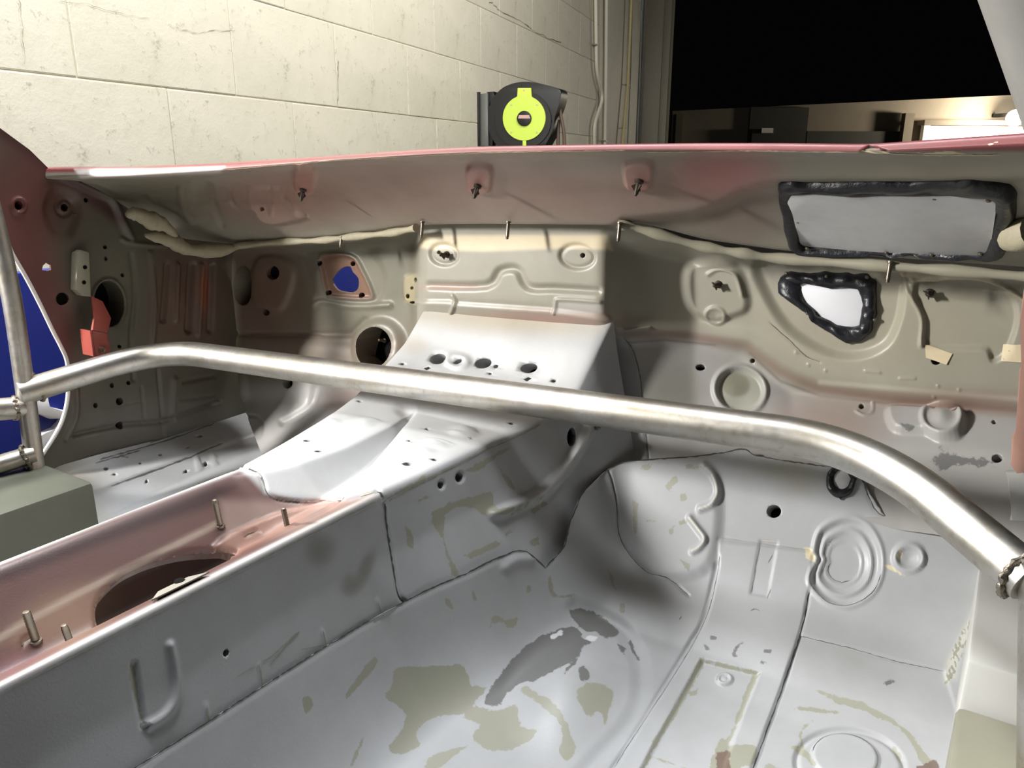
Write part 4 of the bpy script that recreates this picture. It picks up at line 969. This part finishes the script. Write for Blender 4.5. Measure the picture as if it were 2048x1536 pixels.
# sanded through patches on the floor
for pts in [[(480, 870), (560, 850), (640, 850), (740, 845), (830, 845), (860, 900), (880, 950), (960, 960), (900, 1030), (850, 1100), (700, 1110), (600, 1190), (610, 1270), (490, 1305), (455, 1260), (540, 1130), (500, 1060), (430, 1010), (470, 940)],
            [(830, 1120), (900, 1060), (1000, 1080), (1100, 1060), (1130, 1170), (1215, 1200), (1170, 1250), (1040, 1290), (930, 1270), (880, 1210), (920, 1150)], [(650, 1340), (700, 1300), (860, 1260), (780, 1320), (690, 1400), (640, 1400)],
            [(1410, 1050), (1500, 1000), (1605, 1000), (1590, 1080), (1560, 1170), (1540, 1120), (1465, 1145)], [(970, 610), (1000, 585), (1060, 610), (1120, 600), (1100, 650), (1070, 655), (1020, 625), (970, 660)],
            [(1130, 1000), (1160, 985), (1230, 1050), (1330, 1130), (1412, 1270), (1400, 1310), (1360, 1340), (1325, 1300), (1335, 1200), (1240, 1110)], [(730, 495), (755, 500), (785, 545), (775, 560), (740, 530)], [(870, 460), (890, 462), (902, 520), (885, 525)], [(1160, 440), (1185, 435), (1180, 470), (1160, 475)],
            [(380, 800), (390, 850), (250, 1010), (230, 1020), (230, 990), (330, 850)], [(0, 1010), (40, 1000), (75, 1040), (20, 1110)], [(320, 1210), (330, 1215), (270, 1372), (240, 1372)]]:
    fp.stain('olive', z4(pts), 4)
for pts in [[(1390, 650), (1330, 660), (1250, 690), (1180, 730), (1100, 800), (1040, 870), (980, 950), (940, 1040), (1010, 1060), (1060, 1000), (1130, 960), (1200, 970), (1260, 960), (1350, 930), (1400, 900), (1440, 850), (1450, 800), (1500, 760), (1450, 740), (1440, 690)],
            [(1378, 575), (1400, 556), (1460, 555), (1540, 590), (1600, 630), (1635, 670), (1600, 715), (1540, 715), (1520, 690), (1470, 690), (1400, 620)], [(1350, 975), (1360, 940), (1440, 850), (1410, 930)], [(1420, 950), (1450, 920), (1490, 970), (1460, 1000), (1430, 1000)], [(1625, 745), (1670, 760), (1665, 810), (1640, 790)], [(1690, 700), (1740, 820), (1700, 780), (1680, 730)]]:
    fp.stain('dark', z4(pts), 4)
for pts in [[(1280, 690), (1340, 670), (1330, 700), (1290, 720), (1270, 710)], [(1460, 740), (1480, 710), (1540, 715), (1500, 760)], [(1320, 740), (1360, 725), (1350, 750)]]: fp.stain('white', z4(pts), 3)
# floor bracket recess, its bolt boss and marks (enlarged view coordinates)
rec = z8([(396, 988), (696, 1058), (560, 1400), (490, 1600), (60, 1600), (140, 1450), (300, 1160)])
fp.step(rec, 5, -.004)
for pts in [[(385, 985), (415, 990), (330, 1160), (180, 1400), (110, 1536), (70, 1580), (130, 1440), (290, 1170)], [(396, 982), (540, 1015), (692, 1050), (690, 1068), (540, 1030), (398, 998)], [(650, 1060), (692, 1060), (620, 1230), (550, 1390), (500, 1500), (440, 1560), (470, 1440), (530, 1380), (600, 1200)], [(450, 1480), (500, 1380), (560, 1430), (680, 1430), (640, 1540), (450, 1560)], [(330, 1150), (380, 1125), (370, 1160), (330, 1170)], [(120, 1465), (250, 1505), (330, 1536), (200, 1500)]]: fp.stain('olive', z8(pts), 3)
for pts in [[(440, 865), (478, 868), (470, 885), (445, 885)], [(415, 910), (430, 915), (445, 938), (415, 940)], [(580, 905), (612, 900), (580, 940), (570, 960), (590, 968), (560, 972), (560, 945)], [(718, 932), (755, 940), (748, 955), (718, 950)], [(700, 995), (735, 1000), (730, 1010), (705, 1010)]]: fp.stain('dark', z8(pts), 3)
fp.stain('red', z8([(470, 1450), (540, 1440), (550, 1600), (470, 1600)]), 6); fp.stain('red', z8([(1500, 1520), (1600, 1490), (1640, 1600), (1500, 1600)]), 6)
bs = z8([(515, 1080)])[0]; fp.bead(ell(*bs, 13, 10, 0, 20), 5, .003, True); fp.dome(*bs, 14, 11, .002); fp.line(ell(*bs, 16, 12, 0, 20)[9:16], 1.2, 'line')
fp.bead(z8([(690, 1065), (620, 1240), (550, 1400)]), 5, .002)
RGS = [ell(1700, 1530, 108, 70, 8, 40), ell(1690, 1515, 66, 46, 10, 40)]
fp.bead(RGS[0], 9, -.003, True); fp.step(RGS[1], 8, .003)
fp.line(RGS[1][20:36], 1.2, 'line'); fp.line(RGS[1][36:40] + RGS[1][:4], 1.6, 'olive')
for pts in [[(970, 1135), (1080, 1160), (1200, 1190), (1340, 1260), (1440, 1330), (1520, 1420), (1590, 1536), (1540, 1540), (1460, 1390), (1370, 1310), (1200, 1235), (1090, 1210), (1060, 1180)], [(845, 1225), (960, 1225), (1100, 1245), (1080, 1258), (940, 1245)], [(970, 1292), (920, 1350), (925, 1420), (990, 1536), (930, 1480), (850, 1425), (905, 1410), (890, 1370), (920, 1310)], [(1370, 1410), (1420, 1460), (1435, 1536), (1400, 1490)], [(720, 1520), (740, 1505), (860, 1560), (700, 1570)]]: fp.stain('olive', z8(pts), 3.5)
fp.stain('dark', z8([(1320, 1105), (1350, 1085), (1400, 1092), (1350, 1108)]), 4)
for pts in [[(1836, 600), (1780, 730), (1700, 900), (1650, 1000), (1640, 1100), (1700, 1080), (1720, 960), (1790, 800), (1850, 640)]]: fp.fill(z8(pts), (206, 206, 196), 8, .8)
for k_ in range(34):
    t = k_ / 33; u, v = 1840 - 170 * t + RNG.normal(0, 22), 640 + 420 * t
    fp.stain('olive', z8([(u, v), (u + 10, v + 4), (u - 20, v + 55), (u - 30, v + 60)]), 2.5)
fp.line(z8([(285, 780), (295, 762)]), 2, 'line')
pan = fp.build('floor_pan', car)

# ------------------------------------------------------------------ patch plates and their black sealer, clips, studs, tape
def resample(pts, n):
    P = np.array(list(pts) + [pts[0]], float); d = np.concatenate([[0], np.cumsum(np.linalg.norm(np.diff(P, axis=0), axis=1))])
    t = np.linspace(0, d[-1], n, endpoint=False)
    return np.stack([np.interp(t, d, P[:, 0]), np.interp(t, d, P[:, 1])], 1)
def sealer(sh, outer, inner, h, parent, label, n=150, jit=3.5, name='black_sealer'):
    c = np.array(inner, float).mean(0)
    def polar(pts):
        P = resample(pts, 400) - c; a = np.arctan2(P[:, 1], P[:, 0]); k = np.argsort(a)
        return a[k], np.hypot(P[k, 0], P[k, 1]), P[k]
    Iq = resample(inner, n); ang = np.arctan2(Iq[:, 1] - c[1], Iq[:, 0] - c[0])
    ao, ro, Po = polar(outer)
    O = np.stack([c[0] + np.interp(ang, ao, Po[:, 0], period=2 * math.pi), c[1] + np.interp(ang, ao, Po[:, 1], period=2 * math.pi)], 1); I_ = Iq
    # match every inner point with the closest outer stretch
    j = blur(RNG.normal(0, 1, (n, 1)), 2, 0)[:, 0]; j2 = blur(RNG.normal(0, 1, (n, 1)), 2.5, 0)[:, 0]
    rings = []
    for f, off, jj in [(0, -.0005, j), (.06, h * .55, j), (.3, h, j2), (.62, h * .9, j), (.88, h * .75, j2), (1, .0022, j2)]:
        ring = []
        for k in range(n):
            p = O[k] * (1 - f) + I_[k] * f; dv = p - c; dv /= max(np.hypot(*dv), 1)
            p = p + dv * jj[k] * jit * (1 if f < .5 else .6)
            ring.append(sh.on(p[0], p[1], off * (1 + .35 * (j2[k] if 0 < f < 1 else 0))))
        rings.append(ring)
    bm = bmesh.new(); V = [[bm.verts.new(p) for p in r] for r in rings]
    for A, B in zip(V, V[1:]):
        for k in range(n): bm.faces.new((A[k], A[(k + 1) % n], B[(k + 1) % n], B[k]))
    return obj(name, bm, M['tar'], parent, label, angle=80)
def plate(sh, pts, off, mat, parent, name, label):
    P = [sh.on(u, v, off) for u, v in pts]; c = sum(P, Vector()) / len(P)
    nn = sum((sh.normal(u, v) for u, v in pts), Vector()).normalized()
    P = [p - nn * (p - c).dot(nn) for p in P]                # a flat plate
    bm = bmesh.new(); add_prism(bm, P, -nn * .003, .0004)
    return obj(name, bm, mat, parent, label), nn, c
def rivets(pl, nn, pts, sh, off, r=.0028):
    for u, v in pts:
        bm = bmesh.new(); add_lathe(bm, [(0, r * .7), (r * .6, r * .55), (r, 0)], frame(sh.on(u, v, off), nn), 10)
        obj('rivet', bm, M['stud'], pl)
Pq = smooth_poly([(1582, 394), (1700, 399), (1850, 403), (1975, 407), (1990, 412), (1988, 440), (1978, 500), (1972, 520), (1950, 524), (1800, 519), (1610, 510), (1596, 505), (1584, 430)], True, 2)
pl1, n1_, c1_ = plate(cw, Pq, .006, M['plate'], car, 'patch_plate', 'large grey metal patch plate on the cowl')
rivets(pl1, n1_, [(1592, 402), (1670, 403), (1770, 406), (1866, 408), (1974, 413), (1972, 470), (1958, 518), (1770, 514), (1860, 519), (1612, 505), (1594, 452)], cw, .0062)
sealer(cw, [(1551, 384), (1562, 374), (1580, 371), (1604, 377), (1700, 377), (1850, 378), (1906, 376), (1930, 367), (1944, 368), (1954, 380), (2012, 393), (2028, 410), (2026, 450), (2018, 500), (2006, 528), (1985, 532), (1900, 527), (1780, 523), (1640, 518), (1590, 515), (1574, 506), (1566, 470), (1556, 430)],
       [(1584, 400), (1594, 396), (1640, 397), (1700, 400), (1850, 404), (1970, 408), (1984, 414), (1982, 440), (1972, 466), (1974, 485), (1966, 515), (1950, 522), (1860, 520), (1780, 518), (1640, 512), (1604, 510), (1594, 500), (1590, 460), (1586, 420)], .010, pl1, 'thick black sealer smeared round the large plate', 190, 3.)
Tq = [(1590, 562), (1660, 572), (1722, 574), (1730, 600), (1724, 660), (1700, 672), (1640, 648), (1600, 610)]
pl2, n2_, c2_ = plate(fw, Tq, .002, M['bright'], car, 'patch_plate', 'small bright three cornered patch plate')
rivets(pl2, n2_, [(1572, 548), (1652, 554), (1733, 556), (1748, 640), (1614, 627), (1700, 676)], fw, .008, .0026)
sealer(fw, [(1551, 568), (1558, 556), (1574, 548), (1600, 551), (1650, 552), (1700, 553), (1735, 554), (1750, 566), (1749, 600), (1752, 630), (1744, 660), (1730, 674), (1712, 688), (1692, 690), (1674, 680), (1650, 664), (1622, 646), (1612, 630), (1586, 612), (1566, 596), (1554, 588)],
       [(1596, 572), (1606, 568), (1634, 574), (1660, 579), (1690, 577), (1712, 581), (1720, 596), (1722, 610), (1718, 640), (1716, 652), (1700, 656), (1690, 656), (1672, 652), (1650, 640), (1634, 632), (1622, 618), (1606, 604), (1600, 590), (1597, 580)], .012, pl2, 'lumpy black sealer round the three cornered plate', 150, 3.5)
Rq = ell(1684, 957, 20, 22, 0, 24)
pl3, n3_, c3_ = plate(fp, Rq, .002, M['bright'], car, 'patch_plate', 'round bright plug on the toe board')
sealer(fp, ell(1681, 962, 30, 34, 0, 40), ell(1684, 959, 16.5, 19, 0, 40), .008, pl3, 'ring of black sealer round the plug', 70, 2.)
bm = bmesh.new()
add_prism(bm, [fp.on(u, v, .004) for u, v in [(1672, 988), (1690, 988), (1682, 1000)]], -fp.normal(1682, 990) * .004); obj('sealer_drip', bm, M['tar'], pl3)

def clip(sh, u, v, parent, s=1.):
    p = sh.on(u, v); n = sh.normal(u, v); F4 = frame(p, n)
    bm = bmesh.new()
    add_lathe(bm, [(.004, 0), (.0038, .002), (.0022, .003), (.002, .012), (.001, .014), (0, .0142)], F4, 12)
    for k in range(3):
        R = F4 @ Matrix.Rotation(k * 2.1 + .6, 4, 'Z')
        add_prism(bm, [R @ Vector(q) for q in [(.0015, -.0005, .003), (.0015, -.0005, .011), (.0055, -.0005, .006)]], (R.to_3x3() @ Vector((0, .001, 0))))
    for v_ in bm.verts: v_.co = p + (v_.co - p) * s
    return obj('trim_clip', bm, M['clip'], parent)
for u, v in [(608, 371), (958, 363), (1281, 352)]: clip(cw, u, v, cowl, 1.35)
for u, v in [(892, 509), (1440, 567), (1858, 587)]: clip(fw, u, v, firewall, 1.35)
def stud(p, q, parent, r=.0028, name='stud', mat='stud'):
    p, q = Vector(p), Vector(q); d = (q - p); L = d.length; bm = bmesh.new()
    prof = [(0, -.001), (r * 1.5, -.001), (r * 1.5, .001), (r, .0015)]
    k = int(L / .0016)
    for i in range(k): prof += [(r * (1.06 if i % 2 else .92), .0015 + (L - .004) * i / k)]
    prof += [(r * .8, L - .001), (0, L)]
    add_lathe(bm, prof, frame(p, d), 10); return obj(name, bm, M[mat], parent)
for u, v, Y in [(845, 444, .932), (1017, 444, .928), (1240, 446, .932), (683, 474, .97), (1781, 524, .985)]:
    p = at(u, v, Y=Y); stud(p, Vector(p) + Vector((0, -.004, -.024 if u != 683 else -.018)), cowl, .0026)
for u, v, h, r in [(441, 1052, .034, .0033), (584, 1066, .026, .0028), (72, 1282, .032, .0036), (143, 1292, .024, .0032)]:
    p = tn.on(u, v); stud(p, p + Vector((-.001, -.003, h)), tunnel, r)
tn.cols(96, 114); bm = bmesh.new()
add_prism(bm, [tn.on(u, v, .002) for u, v in [(316, 1190), (314, 1182), (328, 1174), (372, 1153), (420, 1138), (420, 1150)]], (0, 0, .0015), .0004)
tab_ = obj('rail_tab', bm, simple('sanded_tab_paint', (140, 135, 126), .5), tunnel)
bm = bmesh.new(); add_lathe(bm, [(0, .0022), (.0045, .002), (.0048, 0)], frame(tn.on(361, 1166, .002), (0, 0, 1)), 12); obj('tab_hole', bm, M['cavity'], tunnel); tn.mask[:] = True
for u, v in [(1190, 853)]:
    p = tn.on(u, v); stud(p, p + tn.normal(u, v) * .012, tunnel, .004)
p = fw.on(778, 682); stud(p, p + fw.normal(778, 682) * .016, firewall, .0026, mat='clip')
for nm, lab, poly in [('masking_tape', 'torn tan masking tape piece over a hole below the shallow recess', [(1850, 689), (1905, 707), (1893, 729), (1852, 715)]), ('masking_tape', 'tan masking tape square at the far right edge of the firewall', [(2006, 690), (2060, 688), (2064, 726), (2002, 722)])]:
    bm = bmesh.new(); nn = fw.normal(*poly[0])
    g = [[fw.on(*(np.array(poly[0]) * (1 - a) * (1 - b) + np.array(poly[1]) * a * (1 - b) + np.array(poly[2]) * a * b + np.array(poly[3]) * (1 - a) * b), .0012 + .001 * (a * b)) for a in np.linspace(0, 1, 7)] for b in np.linspace(0, 1, 5)]
    V = [[bm.verts.new(p) for p in r] for r in g]
    for A, B in zip(V, V[1:]):
        for k in range(6): bm.faces.new((A[k], A[k + 1], B[k + 1], B[k]))
    t = tag(obj(nm, bm, M['tape']), lab, 'tape'); 
bm = bmesh.new()
rb_ = [(2050, 560), (2040, 640), (2046, 730), (2038, 742), (2035, 860), (2024, 872), (2021, 930), (2034, 948), (2050, 945), (2075, 900), (2075, 560)]
add_prism(bm, [at(u, v, Y=.93) for u, v in rb_], (0, .006, 0), .0015); hb = obj('side_bracket', bm, simple('pinkish_bracket_paint', (176, 136, 122), .45, var=.1), car, 'pinkish bracket strip at the right end of the firewall')
bm = bmesh.new(); add_prism(bm, [at(u, v, Y=.94) for u, v in [(2012, 945), (2075, 945), (2075, 1045), (2020, 1042), (2026, 1010)]], (0, .01, 0), .002); obj('bracket_foot', bm, M['boxr'], car)
bm = bmesh.new(); add_tube(bm, [cw.on(u, v, .008) for u, v in smooth_poly([(2010, 496), (2030, 480), (2064, 470)], False, 4)], .016, 12, rads=[.004, .009, .012, .014, .016, .017, .017, .017, .017]); obj('dried_sealer', bm, M['ochre'], car, 'lump of dried beige sealer at the end of the cowl')
# wrinkled lower cowl seam either side of the bulge
for pts, r in [([(470, 492), (560, 484), (640, 481), (700, 474), (780, 466), (832, 456)], .0055), ([(1236, 447), (1300, 464), (1400, 492), (1480, 506), (1560, 517), (1740, 530), (1900, 541), (2100, 557)], .0062)]:
    q = smooth_poly(pts, False, 5)
    bm = bmesh.new(); add_tube(bm, [at(u, v, Y=float(np.interp(u, [470, 660, 838, 1230, 1400, 1560, 2110], [.98, .98, .94, .94, .98, 1.0, .985])) - .002) for u, v in q], r, 10, rads=[r * (1 + .25 * math.sin(k * 1.3)) for k in range(len(q))])
    obj('seam_sealer', bm, M['ochre'] if pts[0][0] < 600 else M['beige'], car)

# ------------------------------------------------------------------ foot boxes and the roll cage
bm = bmesh.new(); add_box(bm, (-1.245, .42, -.54), (.23, .32, .135), bev=.008); obj('foot_box', bm, M['box'], car, 'olive grey welded box on the far sill')
bm = bmesh.new(); add_box(bm, (.092, .845, -.52), (.14, .21, .16), bev=.004); b2 = obj('foot_box', bm, M['boxr'], car, 'pale welded box at the near sill')
bm = bmesh.new(); add_box(bm, (.10, .55, -.56), (.16, .37, .15), bev=.006); obj('sill_cover', bm, simple('yellowed_primer', (138, 136, 120), .5, var=.16, scale=14), car, 'olive grey inner sill below the pale box')
cage = thing('roll_cage', 'bare steel roll cage tubes with the long dash bar crossing the cabin', 'roll cage', (-1.29, .57, -.475))
def ctube(name, pts, r, rad=.1, label=None):
    bm = bmesh.new(); add_tube(bm, bend(pts, rad, 14), r, 28); return obj(name, bm, M['steel'], cage, label)
ctube('dash_bar', [at(40, 786, X=-1.285), at(322, 699, Y=.775), at(1740, 893, Y=.80), at(2062, 1162, Y=.70)], .0204, .14)
ctube('pillar_tube', [at(-60, 260, X=-1.31), at(20, 560, X=-1.285), at(52, 790, X=-1.285), at(78, 992, X=-1.262)], .0138, .3)
ctube('door_bar', [at(46, 815, X=-1.285), at(-120, 828, X=-1.30), (-1.36, -.5, -.42)], .0175)
ctube('door_bar', [at(68, 908, X=-1.268), at(-120, 965, X=-1.30), (-1.36, -.5, -.50)], .0150)
ctube('pillar_tube', [at(2098, 1120, Y=.70), at(2096, 1220, Y=.69), at(2092, 1580, Y=.66)], .0204)
M['steel_'] = M['steel']; M['steel'] = simple('grey_primed_tube', (150, 149, 146), .45, .2)
ctube('windscreen_tube', [at(2034, -160, Y=.60), at(2087, 0, Y=.62), at(2194, 330, Y=.66)], .031)
M['steel'] = M['steel_']
def weld(p, axis, r, wob=.0022, mr=.0032):
    F4 = frame(p, axis); bm = bmesh.new(); n = 44
    pts = []
    for k in range(n): 
        a = 2 * math.pi * k / n
        pts.append(F4 @ Vector(((r + .0006 * math.sin(9 * a)) * math.cos(a), r * math.sin(a), wob * math.sin(2 * a))))
    rings = []
    for k in range(n):
        t = (pts[(k + 1) % n] - pts[k - 1]).normalized(); a_ = Vector(axis).normalized(); b_ = t.cross(a_)
        rr = mr * (1 + .28 * math.sin(k * 2.3))
        rings.append([bm.verts.new(pts[k] + (a_ * math.cos(q) + b_ * math.sin(q)) * rr) for q in [2 * math.pi * i / 8 for i in range(8)]])
    for k in range(n):
        A, B = rings[k], rings[(k + 1) % n]
        for i in range(8): bm.faces.new((A[i], A[(i + 1) % 8], B[(i + 1) % 8], B[i]))
    obj('weld_bead', bm, M['weld'], cage)
A_ = Vector(at(62, 779, X=-1.285)); B_ = Vector(at(322, 702, Y=.775)); weld(A_ + (B_ - A_) * .045, B_ - A_, .021)
for u, v, uu, vv, x in [(28, 816, -120, 828, -1.287), (48, 914, -120, 965, -1.272)]:
    a = Vector(at(u, v, X=x)); b = Vector(at(uu, vv, X=-1.30)); weld(a, b - a, .0170)
weld(Vector(at(78, 985, X=-1.262)), (0, 0, 1), .0150, .001, .004)
a = Vector(at(2040, 1150, Y=.705)); b = Vector(at(1740, 893, Y=.80)); weld(a, b - a, .021)
